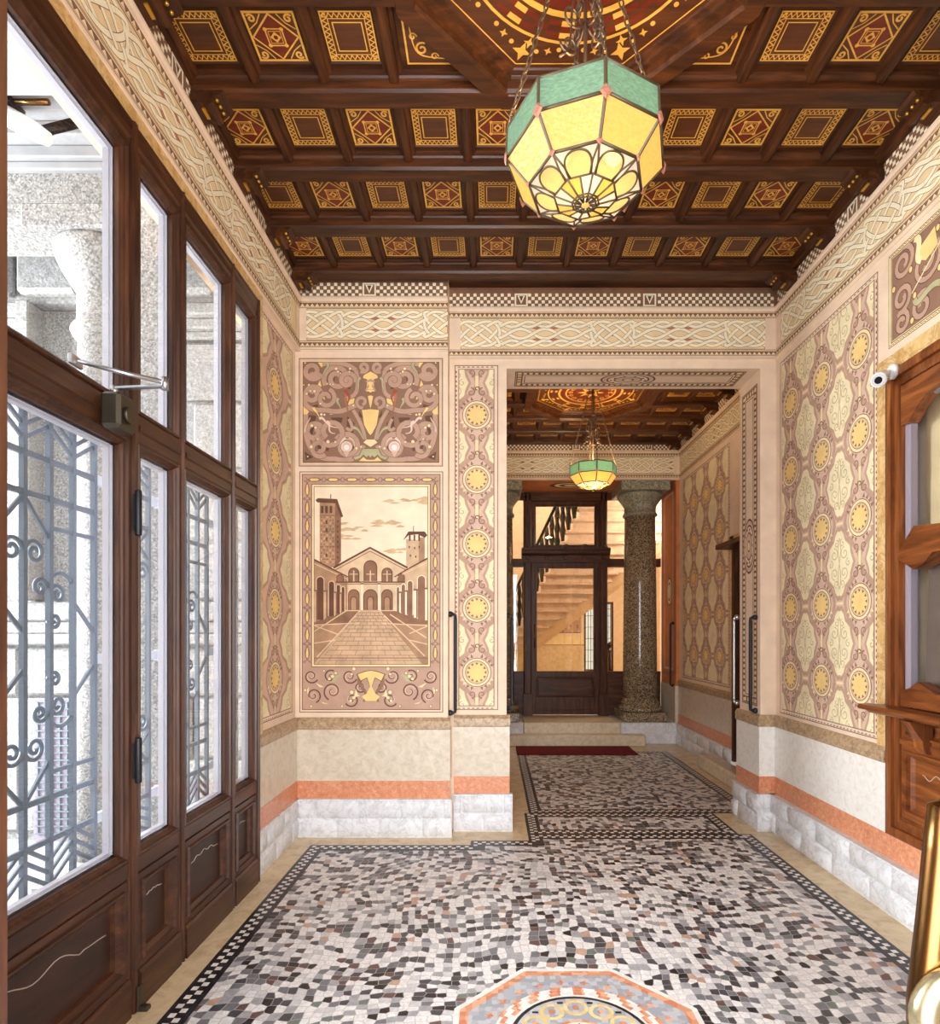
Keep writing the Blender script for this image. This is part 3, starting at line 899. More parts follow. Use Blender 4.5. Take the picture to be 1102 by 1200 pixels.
# -------- courtyard mural
def mx_(x): return bx(340 + x / 4.0)
def mz_(y): return bz(540 + y / 4.0)
P = BACK(YB); P.xf = lambda x, y: (mx_(x), mz_(y))
def R(x0, x1, y0, y1, m, l): P.poly([(x0, y1), (x1, y1), (x1, y0), (x0, y0)], m, l)
R(44, 718, 50, 1180, 'outline', 1); R(48, 714, 54, 1176, 'cream', 2); R(56, 706, 62, 1168, 'brown', 3); R(60, 702, 66, 1164, 'mauve', 4)
R(100, 660, 108, 968, 'outline', 5); R(104, 656, 112, 964, 'goldpale', 6); R(112, 648, 120, 956, 'outline', 7); R(115, 645, 123, 953, 'sepia_sky', 8)
# border of beads and vine
for sgn in (1, -1):
    X0 = 81 if sgn == 1 else 681
    n = 10
    for i in range(n):
        y = 135 + i * 85
        P.poly([(X0 - 9, y + 4), (X0 - 4, y - 26), (X0 + 4, y - 28), (X0 + 9, y), (X0 + 8, y + 22), (X0, y + 30), (X0 - 7, y + 22)], 'outline', 6)
        P.poly([(X0 - 6, y + 4), (X0 - 2, y - 22), (X0 + 3, y - 24), (X0 + 6, y), (X0 + 5, y + 19), (X0, y + 26), (X0 - 4, y + 19)], 'gold', 7)
        for s2 in (1, -1):
            P.stroke(bez((X0 - s2 * 16, y - 42), (X0 + s2 * 18, y - 34), (X0 + s2 * 18, y + 34), (X0 - s2 * 16, y + 42), 8), 4, 'mauve_dark', 5)
            P.stroke(spiral(X0 + s2 * 14, y + 42, 7, 1, 0), 3, 'mauve_dark', 5)
for i in range(7):
    x = 115 + i * 88
    P.poly([(x - 26, 88), (x - 18, 80), (x + 16, 80), (x + 27, 90), (x + 14, 98), (x - 18, 98)], 'outline', 6)
    P.poly([(x - 22, 88), (x - 16, 83), (x + 15, 83), (x + 23, 90), (x + 13, 95), (x - 16, 95)], 'gold', 7)
    for s2 in (1, -1):
        P.stroke(bez((x - 42, 89 + s2 * 12), (x - 30, 89 - s2 * 16), (x + 30, 89 - s2 * 16), (x + 42, 89 + s2 * 12), 8), 4, 'mauve_dark', 5)
# lower arabesque strip
for s in (1, -1):
    T = lambda x, y: (380 + s * (x - 380), y)
    st = lambda pts, w, m, l, w1=None: P.stroke([T(*p) for p in pts], w, m, l, w1)
    for (cx, cy, r, a, d) in ((100, 1010, 34, 0.5, 1), (110, 1100, 36, 1.2, -1), (200, 1080, 44, 2.0, 1), (190, 1010, 30, -1, -1), (280, 1010, 36, .4, 1), (290, 1120, 34, 2.6, -1), (330, 1060, 26, 1, 1)):
        st(spiral(cx, cy, r, 1.4, a, d), 7, 'darkbrown', 5, 4); st(spiral(cx, cy, r * .62, 1.2, a + 1.5, d), 5, 'mauve_pale', 6, 3)
    st(bez((330, 1010), (310, 1080), (380, 1060), (345, 1130)), 22, 'outline', 6, 8); st(bez((330, 1010), (310, 1080), (380, 1060), (345, 1130)), 16, 'mauve_dark', 7, 5)
    for q in ((210, 1010, 240, 1000, 190, 1040), (150, 1130, 180, 1140, 130, 1110), (300, 1110, 330, 1100, 310, 1070), (140, 1050, 160, 1060, 120, 1040), (80, 1075, 90, 1060, 84, 1095)):
        P.poly([T(q[0], q[1]), T(q[2], q[3]), T((q[2] + q[4]) / 2, (q[3] + q[5]) / 2 + 12), T(q[4], q[5])], 'goldpale' if q[0] != 210 else 'sage', 8)
    for (x, y, r) in ((200, 1010, 8), (215, 995, 6), (185, 1022, 7), (290, 1085, 9), (300, 1110, 8), (285, 1125, 7), (72, 1075, 6), (300, 975, 8), (290, 1000, 6), (245, 1150, 5), (100, 1150, 5), (160, 985, 5)):
        P.disc(*T(x, y), r + 2, 'outline', 7, 10); P.disc(*T(x, y), r, 'goldpale', 8, 10)
    P.poly([T(380, 980), T(350, 985), T(310, 1000), T(330, 1035), T(360, 1020), T(372, 1050), T(380, 1090)], 'outline', 8)
    P.poly([T(380, 984), T(352, 989), T(318, 1001), T(332, 1030), T(362, 1015), T(374, 1050), T(380, 1088)], 'gold', 9)
    P.poly([T(380, 1050), T(360, 1090), T(338, 1105), T(356, 1125), T(380, 1125)], 'gold', 9)
# sky, clouds
P.clip = (mx_(115), mx_(645), mz_(953), mz_(123))
rr = random.Random(5)
for (cx, cy, w) in ((370, 300, 150), (300, 320, 90), (560, 190, 110), (600, 180, 70), (260, 355, 50), (500, 420, 60), (430, 285, 60)):
    for i in range(10):
        x = cx + rr.uniform(-w, w); y = cy + rr.uniform(-10, 10)
        P.poly([(x - rr.uniform(14, 40), y + 3), (x, y - rr.uniform(2, 7)), (x + rr.uniform(14, 40), y + 1), (x + 4, y + 6)], 'sepia_cloud', 9)
# left bell tower
P.poly([(140, 500), (140, 195), (212, 195), (212, 500)], 'sepia2', 10); P.poly([(212, 500), (212, 195), (240, 262), (240, 470)], 'sepia3', 10)
P.poly([(120, 185), (132, 176), (222, 180), (250, 262), (240, 266), (214, 200), (130, 196)], 'sepia4', 11)
P.stroke([(192, 178), (192, 158)], 4, 'sepia4', 11)
for x in (152, 172, 193): R(x - 6, x + 6, 212, 246, 'sepia4', 12)
for y in (255, 330, 400, 460): R(140, 212, y, y + 4, 'sepia3', 11)
for y in range(262, 480, 14):
    for x in (148, 162, 176, 190, 203): R(x - 3, x + 3, y, y + 7, 'sepia3' if (x + y) % 3 else 'sepia1', 12)
for y in (280, 318, 360, 435): R(168, 176, y, y + 16, 'sepia4', 13)
for y in range(280, 460, 24): R(222, 228, y, y + 10, 'sepia4', 12)
# right bell tower
P.poly([(545, 500), (545, 368), (600, 372), (632, 360), (632, 470), (600, 500)], 'sepia1', 10); R(604, 632, 360, 480, 'sepia2', 11)
P.poly([(530, 374), (556, 332), (632, 332), (645, 350), (632, 362), (600, 345), (556, 350)], 'sepia4', 12); P.stroke([(580, 332), (580, 305)], 3, 'sepia4', 12)
for x in (562, 584, 606): R(x - 4, x + 4, 348, 376, 'sepia4', 12)
for (x, y) in ((560, 400), (585, 405), (606, 400), (565, 440), (590, 445)): R(x - 3, x + 3, y, y + 10, 'sepia4', 12)
# gabled front
P.poly([(205, 500), (376, 406), (552, 500), (540, 705), (215, 705)], 'sepia_light', 11)
P.stroke([(205, 502), (376, 408), (552, 502)], 9, 'sepia4', 13); P.stroke([(215, 512), (376, 424), (544, 512)], 4, 'sepia3', 13)
R(215, 540, 566, 572, 'sepia4', 13); R(230, 530, 576, 580, 'sepia3', 13)
def arch(cx, w, yb, yt, m='sepia3', l=14, rim='sepia4'):
    r = w / 2
    P.poly([(cx - r - 4, yb)] + [(cx + (r + 4) * math.cos(a), yt + r - (r + 4) * math.sin(a)) for a in [PI - PI * i / 12 for i in range(13)]] + [(cx + r + 4, yb)], rim, l)
    P.poly([(cx - r, yb)] + [(cx + r * math.cos(a), yt + r - r * math.sin(a)) for a in [PI - PI * i / 12 for i in range(13)]] + [(cx + r, yb)], m, l + 1)
arch(300, 44, 566, 505); arch(378, 56, 564, 470); arch(456, 44, 566, 505); arch(236, 26, 566, 535); arch(522, 26, 566, 532)
arch(300, 46, 700, 606); arch(378, 60, 700, 606); arch(456, 46, 700, 606)
for cx in (300, 378, 456):
    R(cx - 3, cx + 3, 515, 566, 'sepia_light', 17); R(cx - 20, cx + 20, 530, 534, 'sepia_light', 17)
    arch(cx, 24, 700, 640, 'sepia2', 17, 'sepia4')
for x in (339, 419): R(x - 5, x + 5, 570, 705, 'sepia_sky', 16); R(x - 6, x + 6, 572, 580, 'sepia3', 17)
# side arcades
P.poly([(115, 460), (270, 540), (270, 700), (115, 760)], 'sepia2', 12); P.poly([(645, 455), (496, 535), (496, 700), (645, 750)], 'sepia1', 12)
P.stroke([(115, 464), (215, 516), (275, 545)], 8, 'sepia4', 14, 4); P.stroke([(645, 458), (545, 512), (490, 545)], 8, 'sepia4', 14, 4)
P.stroke([(115, 482), (272, 556)], 4, 'sepia_light', 14); P.stroke([(645, 476), (494, 550)], 4, 'sepia_light', 14)
for (cx, w, yt, yb) in ((143, 32, 545, 745), (196, 24, 566, 728), (228, 16, 582, 716), (250, 12, 592, 706)): arch(cx, w, yb, yt, 'sepia4', 15, 'sepia_light')
for (cx, w, yt, yb) in ((617, 34, 540, 740), (564, 22, 564, 724), (532, 16, 580, 714), (507, 11, 592, 706)): arch(cx, w, yb, yt, 'sepia3', 15, 'sepia_sky')
for (x, y0, y1, w) in ((121, 610, 755, 8), (168, 612, 738, 9), (214, 618, 722, 7), (240, 622, 712, 5), (642, 600, 748, 8), (590, 606, 736, 9), (547, 612, 722, 6), (519, 618, 712, 5)):
    R(x - w, x + w, y0, y1, 'sepia1' if x < 380 else 'sepia_sky', 18); R(x - w - 2, x + w + 2, y0 - 5, y0 + 3, 'sepia3', 19); R(x + w * .3, x + w, y0, y1, 'sepia3', 19)
# pavement
P.poly([(115, 760), (215, 705), (540, 705), (645, 745), (645, 953), (115, 953)], 'sepia3', 13)
P.poly([(115, 770), (335, 766), (430, 766), (645, 766), (645, 953), (115, 953)], 'sepia2', 14)
P.poly([(330, 700), (420, 700), (620, 953), (112, 953)], 'sepia1', 16)
P.stroke([(330, 702), (128, 920)], 6, 'sepia_light', 18); P.stroke([(420, 702), (632, 915)], 6, 'sepia_light', 18)
for (a, b) in (((115, 770), (330, 760)), ((435, 762), (645, 772)), ((115, 800), (270, 700)), ((115, 772), (230, 815)), ((645, 775), (560, 810)), ((640, 830), (470, 720)), ((115, 855), (215, 840)), ((645, 860), (560, 840))):
    P.stroke([a, b], 5, 'sepia_light', 17)
y = 712; q = 0
while y < 950:
    w = 45 + (y - 700) * 0.80
    P.stroke([(378 - w, y), (375 + w, y)], 2.2, 'sepia3', 18)
    st = 13 + (y - 700) * .055
    n = 6
    for i in range(n + 1):
        x = 378 - w + 2 * w * (i + (0.5 if q % 2 else 0)) / n
        if x < 378 + w: P.stroke([(x, y), (378 + (x - 378) * (1 + st * .8 / w), y + st)], 2.0, 'sepia3', 18)
    y += st; q += 1
R(115, 645, 922, 926, 'sepia3', 19)
P.clip = None
P.build('courtyard_mural', wall_back)

# -------- pier strip left of the opening and the painted lines round the opening
P = BACK(YM)
k2 = YM / 700
damask(P, (533 - 578) * k2, (584 - 578) * k2, 1.5 + (743 - 832) * k2, 1.5 + (743 - 428) * k2, (559 - 578) * k2, 0.41, 2.685, 0.493, True)
P.build('damask_strip', wall_back)
# soffit of the opening
def greek_panel(P, u0, u1, v0, v1, cu, cv, horiz=True):
    P.frame(u0, u1, v0, v1, 0.007, 'darkbrown', 1); P.rect(u0 + 0.007, u1 - 0.007, v0 + 0.007, v1 - 0.007, 'mauve_pale', 1)
    P.frame(u0 + 0.012, u1 - 0.012, v0 + 0.012, v1 - 0.012, 0.05, 'brown', 2)
    s = 0.045
    for i in range(int((u1 - u0 - 0.03) / s)):
        for v in (v0 + 0.017, v1 - 0.017 - 0.04): P.rect(u0 + 0.02 + i * s, u0 + 0.02 + i * s + 0.026, v + 0.004, v + 0.034, 'goldpale', 3)
    for i in range(int((v1 - v0 - 0.03) / s)):
        for u in (u0 + 0.017, u1 - 0.017 - 0.04): P.rect(u + 0.004, u + 0.034, v0 + 0.02 + i * s, v0 + 0.02 + i * s + 0.026, 'goldpale', 3)
    P.rect(u0 + 0.062, u1 - 0.062, v0 + 0.062, v1 - 0.062, 'cream', 4)
    P.frame(u0 + 0.075, u1 - 0.075, v0 + 0.075, v1 - 0.075, 0.006, 'darkbrown', 5)
    r = min(u1 - u0, v1 - v0) * 0.5 - 0.03
    su, sv = (2.0, 1.0) if horiz else (1.0, 2.0)
    for (qi, (f, m)) in enumerate(((1.0, 'darkbrown'), (0.93, 'mauve_pale'), (0.78, 'darkbrown'), (0.72, 'cream'), (0.52, 'brown'), (0.46, 'mauve_pale'), (0.22, 'darkbrown'), (0.16, 'goldpale'))):
        n = 28; P.poly([(cu + r * f * su * math.cos(2 * PI * i / n), cv + r * f * sv * math.sin(2 * PI * i / n)) for i in range(n)], m, 6 + qi)
    for i in range(10):
        a = 2 * PI * i / 10
        P.disc(cu + r * .62 * su * math.cos(a), cv + r * .62 * sv * math.sin(a), 0.011, 'brown', 20, 8)
P = CEIL(OH)
greek_panel(P, OX0 + 0.07, OX1 - 0.08, YM + 0.05, YE - 0.05, (OX0 + OX1) / 2, (YM + YE) / 2)
P.build('soffit_panel', wall_back)
P = RIGHT(OX1)
greek_panel(P, YM + 0.05, YE - 0.05, 0.94, OH - 0.09, (YM + YE) / 2, 2.2, False)
P.build('jamb_panel', wall_back)
dado_run(wall_back, 'back', YB, XL, -0.335, over=(0, 0.03))
dado_run(wall_back, 'back', YM, -0.30, OX0, over=(0, 0.045), off=0.3, skirt_d=0.055)
mb = MB('dado'); mb.box(-0.335, -0.318, YB, YM, 0.414, 0.793); mb.build('dado_slab', wall_back)
dado_run(wall_back, 'right', OX1, YM, YE, over=(0.05, 0.04), mat='dadowhite', bl=0.36, skirt_d=0.06)
dado_run(wall_back, 'back', YM, OX1, XR, over=(0.0, 0.0), mat='dadowhite', bl=0.4, skirt_d=0.06)

# ---------------- wall_left
XF = -1.438     # face of the cornice, a little proud of the wall below
mb = MB('cream')
mb.box(XL - 0.05, XL, 3.647, YB, 0, ZC)
mb.box(XL - 0.25, XF - .002, -0.10, YB, 3.60, ZC)
mb.box(XL - 0.25, XL, -0.10, 0.20, 0, 3.60)
wall_left = struct(mb.build('wall_left'), 'painted left wall round the tall glazed wooden screen', 'wall')
P = LEFT(XF); frieze(P, 0.2, YB, [0.28, 1.23, 2.18, 3.13, 4.08], False, True); P.build('frieze', wall_left)
mb = MB(); moulding_run(mb, ('y', XF, 1), 0.1, YB); mb.build('cornice_moulding', wall_left)
mb = MB('ochre'); mb.box(XL - 0.03, XF + 0.004, 0.2, 3.72, 3.524, 3.600); mb.box(XL - 0.03, XF + 0.004, 3.647, 3.72, 0.88, 3.524); mb.build('ochre_surround', wall_left)
P = LEFT(XL); damask(P, 3.76, 4.37, 0.93, 3.56, 4.02, 0.62, 2.685, 0.493, True); P.build('damask_strip', wall_left)
dado_run(wall_left, 'left', XL, 3.647, YB - 0.02, skirt_d=0.04)

# ---------------- wall_right
LY0, LY1, LZ0, LZ1 = 1.67, 3.27, 0.414, 2.92     # the porter's window
mb = MB('cream')
mb.box(XR, XR + 0.22, -0.10, LY0, 0, ZC); mb.box(XR, XR + 0.22, LY1, YM + 0.02, 0, ZC)
mb.box(XR, XR + 0.22, LY0, LY1, 0, LZ0); mb.box(XR, XR + 0.22, LY0, LY1, LZ1, ZC)
wall_right = struct(mb.build('wall_right'), 'cream right wall with gold roundel damask and marble dado', 'wall')
P = RIGHT(XR); frieze(P, 0.1, YM, [0.32, 1.32, 2.32, 3.32, 4.315], False, True); P.build('frieze', wall_right)
mb = MB(); moulding_run(mb, ('y', XR, -1), 0.1, YM); mb.build('cornice_moulding', wall_right)
P = RIGHT(XR); damask(P, 3.365, 4.51, 0.905, 3.545, 4.35); P.build('damask_panel', wall_right)
# scroll panel over the porter's window
P = RIGHT(XR)
u0, u1, v0, v1 = 1.66, 3.275, 3.06, 3.565
P.frame(u0, u1, v0, v1, 0.005, 'outline', 1); P.rect(u0 + .005, u1 - .005, v0 + .005, v1 - .005, 'goldpale', 1)
P.frame(u0 + .02, u1 - .02, v0 + .02, v1 - .02, 0.006, 'outline', 2)
for i in range(40):
    a = u0 + .03 + i * .0395
    for v in (v0 + .012, v1 - .012): P.stroke(bez((a, v - .005), (a + .012, v + .012), (a + .025, v - .012), (a + .036, v + .005), 6), .004, 'brown', 2)
P.rect(u0 + .03, u1 - .03, v0 + .03, v1 - .03, 'mauve_dark', 3)
cu = (u0 + u1) / 2
P.clip = (u0 + .03, u1 - .03, v0 + .03, v1 - .03)
for s in (1, -1):
    T = lambda a, b: (cu + s * a, v0 + b)
    for (a, b, r, tn, ph, dr) in ((.69, .40, .085, 1.5, 1.2, 1), (.70, .22, .075, 1.4, -1.2, -1), (.70, .09, .06, 1.3, 1.0, 1), (.55, .10, .07, 1.3, 2.0, -1), (.52, .30, .10, 1.5, 2.4, 1), (.33, .38, .09, 1.4, 0.3, -1), (.33, .16, .10, 1.5, 2.9, 1), (.14, .30, .11, 1.5, 0.2, 1), (.12, .12, .07, 1.3, 2.2, -1)):
        P.band([T(*p) for p in spiral(a, b, r, tn, ph, dr, .25)], .026, 'mauve', 'darkbrown', .005, 4)
    for (a, b) in ((.76, .30), (.63, .33), (.60, .18), (.62, .06), (.44, .42), (.43, .22), (.24, .27), (.05, .42), (.22, .05)):
        P.disc(*T(a, b), .016, 'darkbrown', 6, 12, 1.3); P.disc(*T(a, b), .012, 'gold', 7, 12, 1.3)
    P.band([T(*p) for p in bez((.60, .47), (.52, .44), (.62, .36), (.55, .33), 14)], .035, 'goldpale', 'outline', .004, 8)
    P.poly([T(.56, .40), T(.46, .44), T(.44, .34), T(.52, .31), T(.58, .35)], 'gold', 8)
    P.stroke([T(.62, .20), T(.40, .36)], .008, 'goldpale', 9)
    P.band([T(*p) for p in bez((.60, .16), (.58, .08), (.50, .20), (.42, .14), 14)], .03, 'sage', 'outline', .004, 9)
P.clip = None
P.build('scroll_panel', wall_right)
mb = MB('ochre')
mb.box(XR - 0.014, XR + 0.02, LY1, LY1 + 0.085, 0.80, LZ1 + 0.09); mb.box(XR - 0.014, XR + 0.02, LY0 - 0.085, LY0, 0.80, LZ1 + 0.09)
mb.box(XR - 0.014, XR + 0.02, LY0, LY1, LZ1, LZ1 + 0.09)
mb.build('ochre_surround', wall_right)
dado_run(wall_right, 'right', XR, 0.1, YM, ('skirt',), mat='dadowhite', bl=0.37, skirt_d=0.075, off=0.2)
dado_run(wall_right, 'right', XR, 0.1, YM, ('salmon',), mat='dadowhite')
dado_run(wall_right, 'right', XR, LY1 + 0.001, YM, ('dado', 'cap'), mat='dadowhite')
dado_run(wall_right, 'right', XR, 0.1, LY0 - 0.001, ('dado', 'cap'), mat='dadowhite')

# ---------------- wall_front (behind the camera, with the street doorway)
mb = MB('cream')
mb.box(XL - 0.25, -0.74, -0.40, -0.10, 0, ZC); mb.box(0.74, XR + 0.22, -0.40, -0.10, 0, ZC)
mb.box(-0.74, 0.74, -0.40, -0.10, 3.3, ZC)
wall_front = struct(mb.build('wall_front'), 'cream front wall around the open street doorway', 'wall')

# ---------------- floor
mb = MB('tan'); mb.box(XL - 0.2, 2.75, -0.40, 9.04, -0.12, 0.0)
floor = struct(mb.build('floor'), 'marble mosaic floor with checked borders and tan margins', 'floor')
def border(P, path, w=0.105):
    """double row of black and white tesserae between black lines, inside the given clockwise outline"""
    n = len(path)
    for i in range(n):
        a = Vector(path[i]); b = Vector(path[(i + 1) % n]); z = Vector(path[i - 1]); c = Vector(path[(i + 2) % n])
        d = (b - a); Ln = d.length; d.normalize(); nn = Vector((d.y, -d.x))
        def off(p, e_in, e_out, t):   # mitred inner corner
            return None
        pa = (a - z).normalized(); pc = (c - b).normalized()
        turn_a = pa.x * d.y - pa.y * d.x; turn_b = d.x * pc.y - d.y * pc.x
        sa = -turn_a; sb = -turn_b   # +1 convex (inset shortens), -1 reflex
        q = lambda s, t: tuple(a + d * s + nn * t)
        P.poly([q(0, 0), q(Ln, 0), q(Ln - sb * w, w), q(sa * w, w)], 'm_black', 2)
        s0 = 0.020; t = 0.03
        k_ = max(1, int(round((Ln - sa * s0 - sb * s0) / t)))
        st = (Ln - (sa + sb) * s0) / k_
        for r in range(2):
            for j in range(k_):
                if (j + r) % 2 == 0:
                    u = sa * s0 + j * st
                    if (sa > 0 and u < s0 + r * t - 1e-4) or (sb > 0 and u + st > Ln - s0 - r * t + 1e-4): continue
                    P.poly([q(u + .0015, s0 + r * t + .0015), q(u + st - .0015, s0 + r * t + .0015), q(u + st - .0015, s0 + (r + 1) * t - .0015), q(u + .0015, s0 + (r + 1) * t - .0015)], 'm_white', 3)
f1 = [(-1.295, 0.15), (-1.295, 4.24), (-0.16, 4.24), (-0.16, 4.33), (0.26, 4.33), (0.26, 4.47), (1.93, 4.47), (1.93, 0.15)]
f2 = [(0.26, 4.47), (0.26, 5.00), (1.84, 5.00), (1.84, 4.47)]
f3 = [(0.30, 5.00), (0.30, 7.62), (2.22, 7.62), (2.22, 5.00)]
for (nm, f) in (('mosaic_field', f1), ('mosaic_field', f2), ('mosaic_field', f3)):
    P = FLOOR(0.0, eps=0.0008); P.poly(f, 'mosaic', 1); P.build(nm, floor)
    P = FLOOR(0.0, eps=0.0008); border(P, f); P.build('checked_border', floor)
# medallion
P = FLOOR(0.0, eps=0.0008)
mxc, myc = 0.33, 2.19
def octa(ap, rot=PI / 8): return [(mxc + ap / math.cos(PI / 8) * math.cos(rot + i * PI / 4), myc + ap / math.cos(PI / 8) * math.sin(rot + i * PI / 4)) for i in range(8)]
P.poly(octa(0.485), 'm_white', 2); P.poly(octa(0.462), 'm_orange', 3); P.poly(octa(0.427), 'm_greyblue', 4)
for i in range(24):
    a = 2 * PI * i / 24 + .1; r = 0.375
    P.star(mxc + r * math.cos(a), myc + r * math.sin(a), 0.009, 0.026, 4, 'm_orange', 5, a)
P.disc(mxc, myc, 0.335, 'm_white', 6, 48)
for r in range(3):
    n = 44 - r * 4; rad = 0.324 - r * 0.02
    for i in range(n):
        if (i + r) % 2: continue
        a = 2 * PI * i / n; b = a + 2 * PI / n * .92
        P.poly([(mxc + q * math.cos(t), myc + q * math.sin(t)) for q, t in ((rad, a), (rad + .019, a), (rad + .019, b), (rad, b))], 'm_orange', 7)
P.disc(mxc, myc, 0.272, 'm_black', 8, 48); P.disc(mxc, myc, 0.256, 'm_greyblue', 9, 48)
for i in range(12):
    a = 2 * PI * i / 12
    P.ring(mxc + .195 * math.cos(a), myc + .195 * math.sin(a), .034, .05, 'm_yellow', 10, 14)
    P.rect(mxc + .232 * math.cos(a + .26) - .012, mxc + .232 * math.cos(a + .26) + .012, myc + .232 * math.sin(a + .26) - .006, myc + .232 * math.sin(a + .26) + .006, 'm_black', 11)
    P.disc(mxc + .195 * math.cos(a), myc + .195 * math.sin(a), .014, 'm_orange', 11, 8)
P.disc(mxc, myc, .12, 'm_orange', 10, 32); P.disc(mxc, myc, .105, 'm_white', 11, 32); P.star(mxc, myc, .05, .1, 8, 'm_black', 12)
P.build('floor_medallion', floor)

# ---------------- coffered ceilings
ZP, ZR, ZS = 4.156, 4.132, 4.08   # panels, ribs, beam soffits
def inlay(kind):
    P = Paint((0, 0, 0), (1, 0, 0), (0, 1, 0), (0, 0, -1), eps=0.0006)
    h = 0.112
    P.rect(-h, h, -h, h, 'inlay_dark', 0)
    if kind == 'zig':
        P.frame(-h, h, -h, h, 0.006, 'inlay_gold', 1)
        a = h - 0.006; b = h - 0.028; n = 9
        for s in range(4):
            z = []
            for i in range(2 * n + 1):
                t = -a + 2 * a * i / (2 * n); r = a - 0.002 if i % 2 else b
                t = max(-(a - .004), min(a - .004, t))
                z.append([(t, r), (r, t), (t, -r), (-r, t)][s])
            P.stroke(z, 0.009, 'inlay_gold', 1)
        P.frame(-b + .002, b - .002, -b + .002, b - .002, 0.004, 'inlay_gold', 1)
        P.frame(-.066, .066, -.066, .066, 0.005, 'inlay_gold', 1)
    else:
        P.frame(-h, h, -h, h, 0.010, 'inlay_gold', 1)
        P.poly([(-.105, 0), (0, -.105), (.105, 0), (0, .105)], 'inlay_gold', 1); P.poly([(-.095, 0), (0, -.095), (.095, 0), (0, .095)], 'inlay_red', 2)
        for sx_ in (1, -1):
            for sy_ in (1, -1):
                P.stroke([(sx_ * p, sy_ * q) for p, q in spiral(.080, .080, .019, 1.2, 0.6, 1)], .009, 'inlay_gold', 1)
                P.stroke([(sx_ * .1, sy_ * .035), (sx_ * .062, sy_ * .062), (sx_ * .035, sy_ * .1)], .005, 'inlay_gold', 1)
                P.disc(sx_ * .036, sy_ * .036, .009, 'inlay_gold', 4, 10)
        P.frame(-.040, .040, -.040, .040, .006, 'inlay_gold', 3); P.frame(-.028, .028, -.028, .028, .003, 'inlay_gold', 3)
        P.poly([(-.024, 0), (0, -.024), (.024, 0), (0, .024)], 'inlay_gold', 3); P.disc(0, 0, .010, 'inlay_red', 4, 10)
    return P.build('inlay_panel')
zig_src = inlay('zig'); dia_src = inlay('dia')
def coffers(label, x0, ncol, px_, yc, nbay, py_, ocx, y_from, corbel_from, first):
    y0 = yc - nbay * py_ / 2; y1 = y0 + nbay * py_; x1 = x0 + ncol * px_
    mb = MB('ceil_x'); mb.box(x0 - 0.02, x1 + 0.02, y0 - 0.1, y1 + 0.27, ZP, ZP + 0.16)
    c = struct(mb.build('ceiling'), label, 'ceiling')
    hs = [(-.082, ZP), (-.080, ZP - .010), (-.066, ZP - .014), (-.060, ZP - .022), (-.052, ZP - .026), (-.050, ZS + .014), (-.042, ZS), (.042, ZS), (.050, ZS + .014), (.052, ZP - .026), (.060, ZP - .022), (.066, ZP - .014), (.080, ZP - .010), (.082, ZP)]
    ap = py_ * 1.5
    oj = (nbay - 3) // 2      # first bay of the octagon
    for j in range(nbay + 1):
        y = y0 + j * py_
        if y < y_from - 1.2: continue
        prof = [(y + a, z) for a, z in hs]
        runs = [(x0, x1)]
        if j in (oj + 1, oj + 2): runs = [(x0, ocx - ap - 0.02), (ocx + ap + 0.02, x1)]
        for (a, b) in runs:
            mb = MB('ceil_x'); mb.prism(prof, a, b, 'x'); mb.build('beam', c)
    hr = [(-.046, ZP), (-.042, ZP - .010), (-.026, ZP - .014), (-.022, ZR - .012), (-.012, ZR - .018), (.012, ZR - .018), (.022, ZR - .012), (.026, ZP - .014), (.042, ZP - .010), (.046, ZP)]
    for j in range(nbay):
        ya = y0 + j * py_ + 0.055; yb = ya + py_ - 0.11
        if yb < y_from: continue
        inoct = oj <= j <= oj + 2
        mb = MB('ceil_y')
        for i in range(1, ncol):
            x = x0 + i * px_
            if inoct and abs(x - ocx) < ap + 0.08: continue
            mb.prism([(x + a, z) for a, z in hr], ya, yb, 'y')
        mb.build('rib', c)
        ym = y0 + (j + .5) * py_; fm = []
        for i in range(ncol):
            x = x0 + (i + .5) * px_
            if inoct and abs(x - ocx) < ap + 0.10: continue
            fm.append((x, ym))
            src = dia_src if (i + (nbay - 1 - j) + first) % 2 == 0 else zig_src
            o = src.copy(); COL.objects.link(o); o.parent = c; o.location = (x, ym, ZP - 0.004)
            if abs(px_ - .33) > .01 or abs(py_ - .475) > .01: o.scale = (1, min(1, py_ / .475), 1)
            hy = .114 * (o.scale[1])
            mm = MB('ceil_x'); frame_ring(mm, 'ceil', ZP, x - .118, x + .118, ym - hy - .004, ym + hy + .004, [(-.014, 0), (-.010, .007), (-.002, .008), (.003, .003), (.003, 0)]); f2_ = mm.build('panel_moulding', o); f2_.location = (-x, -ym, -(ZP - .004)); f2_.scale = (1, 1, 1)
            if o.scale[1] != 1: f2_.scale = (1, 1 / o.scale[1], 1); f2_.location = (-x, -ym / o.scale[1], -(ZP - .004))
    # octagon frame and medallion
    oc = lambda r, z: [(ocx + r / math.cos(PI / 8) * math.cos(PI / 8 + i * PI / 4), yc + r / math.cos(PI / 8) * math.sin(PI / 8 + i * PI / 4), z) for i in range(8)]
    mb = MB('ceil_x')
    mb.loops([oc(ap + a, z) for a, z in ((.082, ZP), (.080, ZP - .010), (.066, ZP - .014), (.052, ZP - .026), (.050, ZS + .010), (.042, ZS - .006), (-.030, ZS - .006), (-.040, ZS + .010), (-.042, ZP - .030), (-.060, ZP - .026), (-.066, ZP - .012), (-.085, ZP - .008), (-.09, ZP))])
    mb.build('octagon_frame', c)
    P = CEIL(ZP, eps=0.0006)
    po = lambda r: [(p[0], p[1]) for p in oc(r, 0)]
    P.poly(po(ap - .088), 'inlay_dark', 1); 
    o1 = po(ap - .11); P.stroke(o1, .006, 'inlay_gold', 2, None, True)
    R0 = ap - .20
